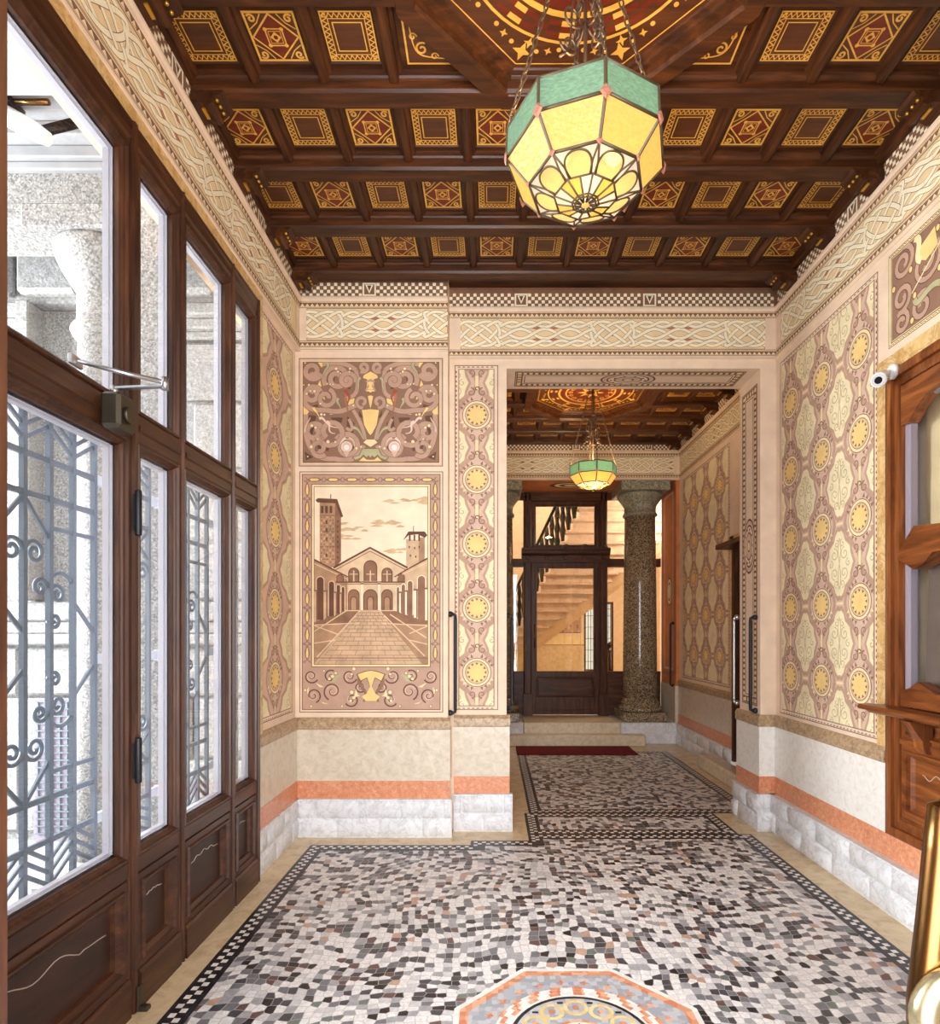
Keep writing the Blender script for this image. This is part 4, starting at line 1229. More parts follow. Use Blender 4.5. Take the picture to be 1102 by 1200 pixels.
    for i in range(40):
        a = 2 * PI * i / 40 + .05
        rr_ = ap - .165
        if i % 5 != 2: continue
        P.star(ocx + rr_ * math.cos(a) * .985, yc + rr_ * math.sin(a) * .985, .010, .028, 4, 'inlay_gold', 3, a)
    for i in range(8):
        a = PI / 8 + i * PI / 4
        for (r, s, da) in ((ap - .125, .046, 0), (ap - .16, .020, .20), (ap - .16, .020, -.20)):
            P.star(ocx + r * math.cos(a + da), yc + r * math.sin(a + da), s * .40, s, 4, 'inlay_gold', 3, a)
        for d in (-.11, .11, -.29, .29): P.disc(ocx + (ap - .13 - abs(d) * .15) * math.cos(a + d), yc + (ap - .13 - abs(d) * .15) * math.sin(a + d), .011, 'inlay_gold', 3, 10)
    P.disc(ocx, yc, R0, 'inlay_gold', 3, 56); P.disc(ocx, yc, R0 - .014, 'inlay_dark', 4, 56)
    for r in range(3):
        n = 48; rad = R0 - .05 - r * .026
        for i in range(n):
            a = 2 * PI * i / n; b = a + 2 * PI / n
            m = 'inlay_red' if (i + r) % 2 else ('inlay_gold' if i % 4 == 0 else 'inlay_dark')
            P.poly([(ocx + q * math.cos(t), yc + q * math.sin(t)) for q, t in ((rad, a), (rad + .024, a), (rad + .024, b), (rad, b))], m, 5)
    P.ring(ocx, yc, R0 - .14, R0 - .115, 'inlay_gold', 5, 48); P.disc(ocx, yc, R0 - .15, 'inlay_red', 5, 48)
    P.ring(ocx, yc, R0 - .21, R0 - .195, 'inlay_gold', 6, 40)
    for i in range(16):
        a = 2 * PI * i / 16; rad = R0 - .25
        P.stroke(spiral(ocx + rad * math.cos(a), yc + rad * math.sin(a), .032, 1.2, a), .009, 'inlay_gold', 6)
    P.star(ocx, yc, .07, .15, 8, 'inlay_gold', 7); P.disc(ocx, yc, .05, 'inlay_red', 8)
    P.build('ceiling_medallion', c)
    # corner triangles
    for sx_ in (1, -1):
        for sy_ in (1, -1):
            ex = ap * math.tan(PI / 8)
            xa = ocx + sx_ * (ap + .04 if abs(px_ - .33) < .01 else ap + .02); ya_ = yc + sy_ * (ap - .11)
            P = CEIL(ZP - .004, eps=0.0006)
            T = lambda a, b: (xa - sx_ * a, ya_ - sy_ * b)
            P.poly([T(0, 0), T(.27, 0), T(0, .27)], 'inlay_gold', 1); P.poly([T(.009, .009), T(.248, .009), T(.009, .248)], 'inlay_dark', 2)
            P.stroke([T(*p) for p in bez((.03, .18), (.04, .04), (.04, .04), (.18, .03))], .006, 'inlay_gold', 3)
            P.stroke([T(*p) for p in spiral(.075, .075, .03, 1.3, 1)], .009, 'inlay_gold', 3); P.stroke([T(*p) for p in spiral(.13, .04, .018, 1.2, 0)], .007, 'inlay_gold', 3); P.stroke([T(*p) for p in spiral(.04, .13, .018, 1.2, 0)], .007, 'inlay_gold', 3)
            P.build('corner_inlay', c)
    # wall rails and corbels
    for (xw, s) in ((x0, 1), (x1, -1)):
        mb = MB('ceil_y')
        mb.prism([(xw, ZP), (xw, ZP - .050), (xw + s * .03, ZP - .050), (xw + s * .042, ZP - .040), (xw + s * .046, ZP - .022), (xw + s * .066, ZP - .014), (xw + s * .07, ZP)], max(y0, corbel_from - .6), y1, 'y')
        mb.build('wall_rail', c)
        for j in range(nbay + 1):
            y = y0 + j * py_
            if y < corbel_from: continue
            mb = MB('ceil_y')
            pr = [(xw, ZS - .002), (xw, 4.010), (xw + s * .03, 4.008), (xw + s * .055, 4.020), (xw + s * .08, 4.024), (xw + s * .11, 4.010), (xw + s * .13, 4.022), (xw + s * .132, 4.05), (xw + s * .165, ZS - .02), (xw + s * .18, ZS - .002)]
            mb.prism(pr, y - .060, y + .060, 'y')
            b = mb.build('corbel', c)
            g = MB('gilt')
            for q in (-.036, 0, .036): g.sphere((xw + s * .140, y + q, 4.050), .009, 8, 6)
            g.prism([(xw + s * .064, 4.026), (xw + s * .080, 4.026), (xw + s * .080, 4.015), (xw + s * .064, 4.015)], y - .03, y + .03, 'y')
            g.build('gilt_scale', b)
    return c
ceiling = coffers('dark coffered wooden ceiling with gold inlay over the entrance hall', XL + .01, 11, 0.33, 2.178, 9, 0.475, 0.355, 1.9, 1.9, 0)
VX0, VX1, VY0, VY1 = -0.40, 2.545, YE, 8.15
ceil2 = coffers('dark coffered ceiling of the inner vestibule seen through the opening', VX0 + .005, 9, (VX1 - VX0 - .01) / 9, 6.56, 7, 0.447, 1.072, 5.0, 5.0, 1)
bpy.data.objects.remove(zig_src); bpy.data.objects.remove(dia_src)
mb = MB('cream'); mb.box(XL - .25, 2.78, -.40, 9.0, ZC, ZC + .1); struct(mb.build('trim_1'), 'plain slab above the coffers', 'ceiling')

# ================================================================== THE GLAZED SCREEN (left)
WX = -1.425
w1 = struct(empty('window_1', (WX, 2.0, 0)), 'tall dark wooden glazed screen with a door leaf along the left wall', 'window')
def wb(mb, name, parent=None, label=None, at=(WX, 2.0, 0)):
    return rel(mb, at).build(name, parent if parent is not None else w1, label=label)
posts = [(0.20, 0.30), (0.76, 0.84), (1.08, 1.20), (2.335, 2.40), (2.712, 2.76), (3.245, 3.29), (3.598, 3.647)]
for (a, b) in posts:
    mb = MB('wood_z'); 
    mb.prism([(WX - .075, a), (WX - .075, b), (WX - .006, b), (WX, b - .008), (WX, b - .018), (WX + .012, b - .022), (WX + .012, a + .022), (WX, a + .018), (WX, a + .008), (WX - .006, a)], 0, 3.524, 'z')
    wb(mb, 'post')
lights = [(0.30, 0.76, 0), (0.84, 1.08, 0), (1.20, 2.335, 1), (2.40, 2.712, 0), (2.76, 3.245, 0), (3.29, 3.598, 0)]
def rail(z0, z1, bead=True):
    mb = MB('wood_y')
    for (a, b, d) in lights:
        mb.prism([(WX - .07, z0), (WX - .07, z1), (WX - .008, z1), (WX, z1 - .012), (WX, z0 + .012), (WX - .008, z0)], a - .002, b + .002, 'y')
        if bead:
            mb.prism([(WX, (z0 + z1) / 2 - .015), (WX, (z0 + z1) / 2 + .015), (WX + .010, (z0 + z1) / 2 + .009), (WX + .010, (z0 + z1) / 2 - .009)], a, b, 'y')
    return mb
mb = MB('wood_y')
mb.prism([(WX - .075, 3.41), (WX - .075, 3.524), (WX + .004, 3.524), (WX + .004, 3.505), (WX + .001, 3.49), (WX + .001, 3.455), (WX - .004, 3.44), (WX - .004, 3.41)], .20, 3.647, 'y'); wb(mb, 'head_rail')
wb(rail(2.262, 2.39), 'transom'); wb(rail(0.535, 0.615, False), 'sill_rail')
mb = MB('wood_y'); 
for (a, b, d) in lights: mb.prism([(WX - .07, 0), (WX - .07, .15), (WX + .004, .15), (WX + .012, .138), (WX + .012, 0)], a, b, 'y')
wb(mb, 'kick_board')
for (a, b, d) in lights:
    # upper light
    for (v0, v1) in ((2.385, 3.415), (0.61, 2.266)):
        mb = MB('wood_z')
        w = .028 if not d else .034
        frame_ring(mb, 'left', WX, a - .004, b + .004, v0, v1, [(0, -.004), (.004, .004), (.012, .004), (.016, -.006), (w * .7, -.010), (w * .85, -.016), (w, -.020), (w, -.040)])
        s = wb(mb, 'sash')
        g = MB('glass'); uvbox(g, 'left', WX, a + w - .006, b - w + .006, v0 + w - .006, v1 - w + .006, -.034, -.030); wb(g, 'glass_pane', s)
        f = MB('frame_white'); frame_ring(f, 'left', WX, a - .0, b + .0, v0 + .005, v1 - .005, [(w + .002, -.040), (w + .002, -.050), (w + .010, -.052), (w + .010, -.075), (0, -.08), (0, -.05)]); wb(f, 'outer_frame', s, 'pale outer frame')
    # lower panel
    mb = MB('wood_y')
    frame_ring(mb, 'left', WX, a, b, .15, .535, [(0, -.07), (0, -.002), (.028, -.002), (.032, .008), (.040, .008), (.044, -.004), (.062, -.014), (.066, -.030), (.074, -.030)], None, 'panelwood_y')
    f_ = mapper('left', WX)
    pts = []
    c_ = (a + b) / 2; hw = (b - a) / 2 - .095
    for i in range(41):
        t = -1 + 2 * i / 40
        pts.append(f_(c_ + t * hw, .415 - min(.05, hw * .16) * abs(t) ** 1.6 + .016 * min(1, hw / .42) * math.cos(t * 4 * PI) * (1 if abs(t) < .75 else 0.3), -.0285))
    mb.tube(pts, .0022, 5, 'silverline')
    wb(mb, 'lower_panel')
# hinges on the main post
for z in (1.98, 1.0):
    mb = MB('iron'); mb.lathe(WX + .020, 2.365, [(.011, z - .09), (.013, z - .085), (.013, z + .085), (.011, z + .09)], 10)
    mb.box(WX + .008, WX + .016, 2.345, 2.38, z - .07, z + .07)
    wb(mb, 'hinge')
# pale door stop plate at the foot of the post
mb = MB('closer_metal'); mb.bbox(WX + .012, WX + .022, 2.36, 2.40, .005, .10, .003); mb.bbox(WX + .012, WX + .055, 2.365, 2.395, 0.0012, .022, .004)
tag(mb.build('door_stop'), 'small grey metal stop at the foot of the main window post', 'door stop')
# door closer
cl = tag(empty('door_closer', (WX + .02, 2.19, 2.30)), 'old grey door closer with a jointed steel arm on the glazed door', 'door closer')
at = cl.location
mb = MB('closer_metal'); mb.bbox(WX + .012, WX + .085, 2.14, 2.25, 2.245, 2.375, .012); rel(mb, at).build('closer_body', cl)
mb = MB('closer_metal'); mb.tube([(WX + .085, 2.19, 2.30), (WX + .10, 2.19, 2.30)], .03, 16); rel(mb, at).build('closer_cap', cl)
mb = MB('steel'); mb.tube([(WX + .05, 2.17, 2.365), (WX + .05, 2.17, 2.40)], .014, 10); mb.bar((WX + .05, 2.17, 2.392), (-1.19, 2.165, 2.398), .022, .008, None, (0, 0, 1)); rel(mb, at).build('closer_arm', cl)
mb = MB('steel'); mb.tube([(WX + .018, 2.02, 2.425), (-1.30, 2.10, 2.418), (-1.19, 2.165, 2.412)], .008, 8); mb.tube([(-1.19, 2.165, 2.385), (-1.19, 2.165, 2.43)], .013, 10); mb.bbox(WX + .006, WX + .02, 1.99, 2.05, 2.405, 2.44, .003); rel(mb, at).build('closer_link', cl)

# ---------------- wrought iron grilles outside each light
GX = -1.60
def grille(a, b, label):
    g = tag(empty('iron_grille', (GX, (a + b) / 2, 0.7)), label, 'grille', 'wrought iron grilles outside the screen')
    at = g.location
    n = max(1, round((b - a) / .118)); st = (b - a) / n
    ys = [a + i * st for i in range(n + 1)]
    for y in ys:
        mb = MB('grille_iron'); mb.box(GX - .009, GX + .009, y - .009, y + .009, .58, 2.37); rel(mb, at).build('upright', g)
    for z in (.588, .758, .912, 1.985, 2.122):
        mb = MB('grille_iron'); mb.box(GX - .006, GX + .006, a - .009, b + .009, z - .010, z + .010); rel(mb, at).build('crossbar', g)
    for i in range(n):
        y0, y1 = ys[i], ys[i + 1]
        for q in range(3):
            for (zb, s) in ((2.175, 1), (.600, 1)):
                za = zb + q * .045
                if i % 2 == 0: za_, zb_ = za + .07, za
                else: za_, zb_ = za, za + .07
                if zb > 1: za_, zb_ = zb_ if n > 1 else za_, za_ if n > 1 else zb_
                mb = MB('grille_iron'); mb.bar((GX, y0 + .009, min(za_, 2.36)), (GX, y1 - .009, min(zb_, 2.36)), .014, .008); rel(mb, at).build('chevron_bar', g)
    def scr(cy, cz, R, tn, a0, s): mb = MB('grille_iron'); mb.tube([(GX, y, z) for y, z in spiral(cy, cz, R, tn, a0, s, .2, 26)], .0075, 6); rel(mb, at).build('scroll', g)
    def dbar(*a_): mb = MB('grille_iron'); mb.bar(*a_); rel(mb, at).build('diagonal_bar', g)
    mid = ys[len(ys) // 2]
    for (zc, s) in ((1.785, 1), (1.10, -1)):
        for j, y in enumerate(ys):
            if n < 3 and j not in (0, 1): continue
            if j % 3 == 0 and j < n or n < 3:
                for d in (1, -1):
                    if a - .01 < y + d * .05 < b + .01:
                        scr(y + d * .050, zc, .045, 1.5, PI if d > 0 else 0, -d * s)
                        dbar((GX, y, zc + s * .19), (GX, y + d * st * .96, zc + s * .06), .014, .008)
            elif j % 3 == 1:
                scr(y - .045, zc - s * .12, .034, 1.4, 0, s); scr(y + .040, zc - s * .14, .038, 1.4, PI, -s); scr(y + .024, zc - s * .235, .03, 1.3, PI, s)
                if y + st < b + .01:
                    dbar((GX, y + st, zc - s * .16), (GX, min(y + 2 * st, b), zc - s * .28), .014, .008)
                    mb = MB('grille_iron'); mb.tube([(GX, q[0], q[1]) for q in bez((y, zc - s * .09), (y + .03, zc - s * .05), (y + .08, zc - s * .05), (y + st - .01, zc - s * .09))], .0075, 6); rel(mb, at).build('scroll', g)
            elif 0 < j:
                mb = MB('grille_iron'); mb.box(GX - .006, GX + .006, y - st, y, min(zc + s * .09, zc + s * .105), max(zc + s * .09, zc + s * .105)); rel(mb, at).build('crossbar', g)
    for z in (2.122, 1.40, .758):
        mb = MB('grille_bracket'); mb.box(GX - .008, GX + .008, b, b + .07, z - .02, z + .02); mb.box(GX - .008, GX + .05, b + .062, b + .07, z - .025, z + .025); rel(mb, at).build('bracket', g)
grille(1.313, 2.393, 'wide grey wrought iron grille with spirals behind the large door pane')
grille(2.60, 2.77, 'slim grey wrought iron grille behind the first narrow side pane')
grille(3.02, 3.335, 'grey wrought iron grille with chevrons behind the middle side pane')
grille(3.60, 3.72, 'slim grey wrought iron grille behind the last narrow pane near the back wall')

# ---------------- the portico outside
mb = MB('pavement'); mb.box(-12, XL - .25, -4, 6.0, -.16, -.06); struct(mb.build('trim_2'), 'pale stone pavement of the courtyard outside the screen', 'pavement')
fy = 4.55
mb = MB('white_granite')
mb.box(-8.0, -1.72, fy, fy + .6, -.06, 4.40)
fac = struct(mb.build('wall_portico'), 'pale rusticated stone wall of the courtyard outside the screen', 'wall')
mb = MB('white_granite')
rr = random.Random(11)
z = -.06; rows = [(.0, .55), (.56, 1.02), (1.03, 1.40), (1.75, 2.2), (2.21, 2.75), (2.76, 3.25), (3.26, 3.70)]
for ri, (z0, z1) in enumerate(rows):
    x = -1.72
    while x > -6:
        w = .75 if (ri + int(-x * 2)) % 2 else .55
        if not (x > -3.55 and x - w < -2.92 and z0 > 1.7):
            mb.bbox(x - w + .006, x - .006, fy - .03 - rr.uniform(0, .03), fy + .01, z0 + .006, z1 - .006, .02)
        x -= w
for (z0, z1, d) in ((1.42, 1.50, .10), (1.50, 1.60, .06), (1.60, 1.74, .09), (3.72, 3.78, .06), (3.78, 3.86, .10), (3.86, 3.95, .15)):
    if z0 > 3: mb.bbox(-8, -3.5, fy - d, fy + .01, z0, z1, .012); mb.bbox(-2.97, -1.72, fy - d, fy + .01, z0, z1, .012)
    else: mb.bbox(-8, -1.72, fy - d, fy + .01, z0, z1, .012)
mb.build('rusticated_blocks', fac)
mb = MB('white_granite')
mb.box(-8, -1.72, fy - .10, fy + .01, 3.96, 4.40); 
for i in range(9): mb.bbox(-6 + i * .5, -5.55 + i * .5, fy - .17 - .02 * (i % 2), fy - .08, 4.0, 4.36, .03)
mb.build('rough_frieze', fac)
# niche window
mb = MB('grey_granite'); mb.box(-3.42, -3.06, fy - .012, fy - .002, 1.80, 3.95); mb.build('niche', fac, 'grey window recess')
mb = MB('white_granite'); mb.bbox(-3.52, -3.42, fy - .16, fy, 1.75, 3.96, .01); mb.bbox(-3.06, -2.96, fy - .16, fy, 1.75, 3.96, .01); mb.build('niche_jamb', fac)
# basement grating
bgx = tag(empty('basement_grating', (-3.2, fy - .07, .15)), 'dark mesh grating over the basement opening in the pale stone wall', 'grating')
mb = MB('grille_iron')
for i in range(9): mb.box(-3.42 + i * .055, -3.41 + i * .055, fy - .075, fy - .065, .0, 1.0)
for i in range(19): mb.box(-3.43, -2.97, fy - .08, fy - .07, .0 + i * .055, .01 + i * .055)
rel(mb, bgx.location).build('mesh', bgx)
mb = MB('lilac_frame'); mb.box(-3.45, -2.95, fy - .066, fy - .062, -.06, 1.02); rel(mb, bgx.location).build('backing', bgx)
# column and square pier of the portico
def portico_column(x, y, label):
    c = tag(empty('granite_column', (x, y, -.06)), label, 'column')
    at = c.location
    mb = MB('grey_granite'); mb.lathe(x, y, [(.20, .16), (.185, 1.2), (.165, 3.30)], 36, None, True, True); rel(mb, at).build('shaft', c)
    mb = MB('grey_granite'); mb.bbox(x - .28, x + .28, y - .28, y + .28, -.06, .06, .01); mb.lathe(x, y, [(.27, .06), (.285, .09), (.27, .13), (.22, .145), (.205, .165)], 36); rel(mb, at).build('base', c)
    mb = MB('grey_granite')
    mb.lathe(x, y, [(.165, 3.28), (.195, 3.30), (.205, 3.325), (.195, 3.35), (.172, 3.365), (.17, 3.55), (.20, 3.60), (.25, 3.68), (.285, 3.76), (.29, 3.80)], 36)
    mb.bbox(x - .31, x + .31, y - .31, y + .31, 3.80, 3.938, .01); rel(mb, at).build('capital', c)
portico_column(-2.36, 3.68, 'pale granite round column with a moulded capital outside the large door pane')
mb = MB('grey_granite'); mb.bbox(-1.98, -1.78, 3.22, 3.46, -.06, 4.19, .01); tag(mb.build('granite_pier'), 'square speckled granite pier outside the first narrow side pane', 'pillar')
# soffit of the portico with its beams
mb = MB('porch_plaster'); mb.box(-8, -1.72, -2.0, fy + .6, 4.40, 4.6)
sof = struct(mb.build('portico_ceiling'), 'pale coffered plaster ceiling of the portico outside', 'ceiling')
mb = MB('grey_granite'); mb.box(-8, -1.72, 3.50, 3.86, 3.94, 4.20); mb.build('architrave', sof)
mb = MB('porch_plaster')
for (z0, z1, d) in ((4.20, 4.25, .03), (4.25, 4.32, .06), (4.32, 4.40, .13)): mb.bbox(-8, -1.72, 3.50 - d, 3.86 + d, z0, z1, .008)
mb.build('cornice', sof)
mb = MB('porch_plaster'); frame_ring(mb, 'ceil', 4.40, -3.3, -2.0, .6, 3.15, [(0, -.001), (0, .06), (.10, .07), (.14, .03), (.24, .02), (.26, -.001)]); mb.build('coffer_frame', sof)
sp = tag(empty('spotlight', (-2.52, 3.25, 4.39)), 'small black and white spotlight hanging under the portico ceiling', 'spotlight')
at = sp.location
sx_, sy_, sz_ = -2.52, 3.25, 4.33
mb = MB('white_plastic'); mb.tube([(sx_ - .16, sy_ - .04, sz_ - .01), (sx_ + .02, sy_ - .02, sz_ - .10), (sx_ + .10, sy_, sz_ - .14)], [.05, .05, .036], 16); rel(mb, at).build('lamp_body', sp)
mb = MB('black_plastic'); mb.bbox(sx_ - .22, sx_ - .06, sy_ - .08, sy_ + .06, sz_ + .0, sz_ + .066, .015); mb.bar((sx_ + .05, sy_, sz_ - .10), (sx_ + .28, sy_ + .02, sz_ - .02), .05, .02, None, (0, 1, 0)); rel(mb, at).build('bracket', sp)
mb = MB('brass'); mb.tube([(sx_ - .04, sy_ - .05, sz_ + .02), (sx_ + .14, sy_ - .05, sz_ + .02)], .016, 8); rel(mb, at).build('swivel', sp)

# ================================================================== THE PORTER'S WINDOW (right)
w2 = struct(empty('window_2', (XR, 2.47, 0.414)), "carved wooden porter's window with shelf and curtains in the right wall", 'window')
at2 = w2.location
def w2b(mb, name, parent=None, label=None): return rel(mb, at2).build(name, parent if parent is not None else w2, label=label)
mb = MB('lodge_z')
frame_ring(mb, 'right', XR, LY0 - .001, LY1 + .001, LZ0 - .001, LZ1 + .001, [(0, -.10), (0, .022), (.03, .030), (.05, .026), (.052, .006), (.085, .006), (.09, .016), (.105, .016), (.11, -.01), (.115, -.05)])
w2b(mb, 'frame')
def slab(y0, y1, z0, z1, d0, d1, m='lodge_z', r=.004):
    mb = MB(m); uvbox(mb, 'right', XR, y0, y1, z0, z1, d0, d1, None, r); return mb
yA, yB = LY0 + .11, LY1 - .11; ym = (yA + yB) / 2
w2b(slab(ym - .06, ym + .06, .52, 2.81, -.06, .004), 'mullion')
for (a, b) in ((yA, ym - .06), (ym + .06, yB)):
    c_ = (a + b) / 2; hw = (b - a) / 2
    f = mapper('right', XR)
    # shaped head and shaped middle rail
    def shaped(top, bot, name, d0=-.05, d1=.012):
        mb = MB('lodge_y'); n = len(top)
        rings = []
        poly = [(c_ + t * hw, z) for t, z in top] + [(c_ + t * hw, z) for t, z in reversed(bot)]
        mb.prism([(XR - d0 if False else XR - d, 0) for d in ()] or [(p, q) for p, q in poly], XR - d1, XR - d0, 'x')
        w2b(mb, name)
    shaped([(-1, 2.81), (1, 2.81)], [(-1, 2.60), (-.82, 2.60), (-.62, 2.66), (-.42, 2.70), (0, 2.72), (.42, 2.70), (.62, 2.66), (.82, 2.60), (1, 2.60)], 'shaped_head')
    shaped([(-1, 1.925), (-.90, 1.96), (-.62, 2.05), (0, 2.03), (.62, 2.05), (.90, 1.96), (1, 1.925)], [(-1, 1.895), (-.62, 1.83), (-.40, 1.85), (-.2, 1.90), (.2, 1.90), (.40, 1.85), (.62, 1.83), (1, 1.895)], 'shaped_rail', -.05, .03)
    shaped([(-1, 1.20), (-.78, 1.22), (-.60, 1.255), (-.2, 1.205), (.2, 1.205), (.60, 1.255), (.78, 1.22), (1, 1.20)], [(-1, 1.12), (1, 1.12)], 'shaped_sill', -.05, .014)
    fr = MB('lilac_frame'); frame_ring(fr, 'right', XR, a, b, 1.15, 2.74, [(.0, -.02), (.006, -.008), (.020, -.008), (.028, -.016), (.038, -.016), (.042, -.05)]); w2b(fr, 'inner_frame', None, 'grey lilac painted inner frame')
    g = MB('glass'); uvbox(g, 'right', XR, a + .03, b - .03, 1.14, 2.75, -.045, -.041); w2b(g, 'glass_pane')
    # lower part: drawer panel and bottom panel
    mb = MB('lodge_y'); frame_ring(mb, 'right', XR, a, b, .94, 1.085, [(0, -.03), (0, .008), (.022, .008), (.026, .016), (.034, .016), (.040, .0), (.05, -.012)], None, 'lodge_y'); w2b(mb, 'upper_panel')
    mb = MB('lodge_y'); frame_ring(mb, 'right', XR, a, b, .525, .925, [(0, -.03), (0, .008), (.030, .008), (.036, .020), (.050, .020), (.056, .0), (.075, -.012)], None, 'lodge_y')
    pts = [f(c_ + t * (hw - .13), .80 - .03 * abs(t) + .014 * math.cos(4 * PI * t), -.011) for t in [-1 + i / 16 for i in range(33)]]
    mb.tube(pts, .0022, 5, 'silverline')
    w2b(mb, 'lower_panel')
mb = MB('lodge_y'); uvbox(mb, 'right', XR, LY0 + .1, LY1 - .1, .50, .53, -.03, .012); uvbox(mb, 'right', XR, LY0 + .1, LY1 - .1, .92, .945, -.03, .014); w2b(mb, 'cross_rail')
mb = MB('lodge_y')
pr = [(XR, 1.115), (XR - .03, 1.115), (XR - .10, 1.12), (XR - .155, 1.118), (XR - .165, 1.105), (XR - .16, 1.092), (XR - .12, 1.086), (XR - .10, 1.07), (XR - .03, 1.066), (XR, 1.066)]
mb.prism(pr, LY0 - .02, LY1 + .02, 'y'); w2b(mb, 'shelf')
for y in (yA + .18, ym, yB - .18):
    mb = MB('lodge_z'); mb.prism([(XR - .001, .90), (XR - .03, .905), (XR - .045, .93), (XR - .05, .97), (XR - .09, 1.02), (XR - .115, 1.065), (XR - .001, 1.065)], y - .035, y + .035, 'y')
    w2b(mb, 'bracket')
# curtains hanging inside the porter's window
def curtain(name, y0, y1, z0, z1, x, mat, label, slant=0):
    mb = MB(mat); n = 40; rows = []
    for (z, k_) in ((z1, 0), ((z0 + z1) / 2, .5), (z0, 1)):
        rows.append([(x + .014 * math.sin(i * .9 + k_), y0 + (y1 - y0) * i / n + (slant * (1 - k_) if i > n * .8 else 0), z) for i in range(n + 1)])
    rows2 = [[(p[0] + .004, p[1], p[2]) for p in r] for r in rows]
    mb.loops(rows, None, False, smooth=True); mb.loops(rows2, None, False, smooth=True)
    return tag(mb.build(name), label, 'curtain')
curtain('curtain', LY0 + .12, LY1 - .12, 1.15, 2.85, XR + .13, 'curtain_beige', "plain beige curtain behind the porter's window")
curtain('curtain', LY0 + .12, LY1 - .165, 1.15, 1.90, XR + .085, 'curtain_grey', "brown grey half curtain in front of the beige one in the porter's window", -.04)
light('lodge_lamp', 'POINT', (XR + .05, 2.35, 2.60), 3.5, (1.0, .84, .62), radius=.01)  # added fill light, out of view, to brighten the beige curtain
mb = MB('curtain_beige'); mb.box(XR + .22, XR + .24, LY0 - .1, LY1 + .1, .3, 3.0); struct(mb.build('trim_3'), "backing wall inside the porter's lodge", 'wall')
# security camera
cc = tag(empty('security_camera', (XR - .03, 3.245, 2.93)), "small white bullet security camera at the corner of the porter's window", 'security camera')
at = cc.location
mb = MB('white_plastic'); mb.tube([(XR - .026, 3.19, 2.90), (XR - .045, 3.19, 2.90), (XR - .05, 3.19, 2.90)], [.04, .04, .03], 18); mb.tube([(XR - .05, 3.19, 2.90), (XR - .085, 3.20, 2.885)], .014, 10); rel(mb, at).build('mount', cc)
d = Vector((-.11, -.13, -.075)); c0 = Vector((XR - .055, 3.235, 2.895))
mb = MB('white_plastic'); mb.tube([c0, c0 + d * .15, c0 + d * .9, c0 + d], [.024, .036, .038, .036], 20); rel(mb, at).build('camera_body', cc)
mb = MB('steel'); mb.tube([c0 + d * .96, c0 + d * 1.04], .031, 20); rel(mb, at).build('lens_ring', cc, 'grey lens ring')
mb = MB('black_plastic'); mb.tube([c0 + d * 1.03, c0 + d * 1.06], .018, 16); rel(mb, at).build('lens', cc, 'black lens')

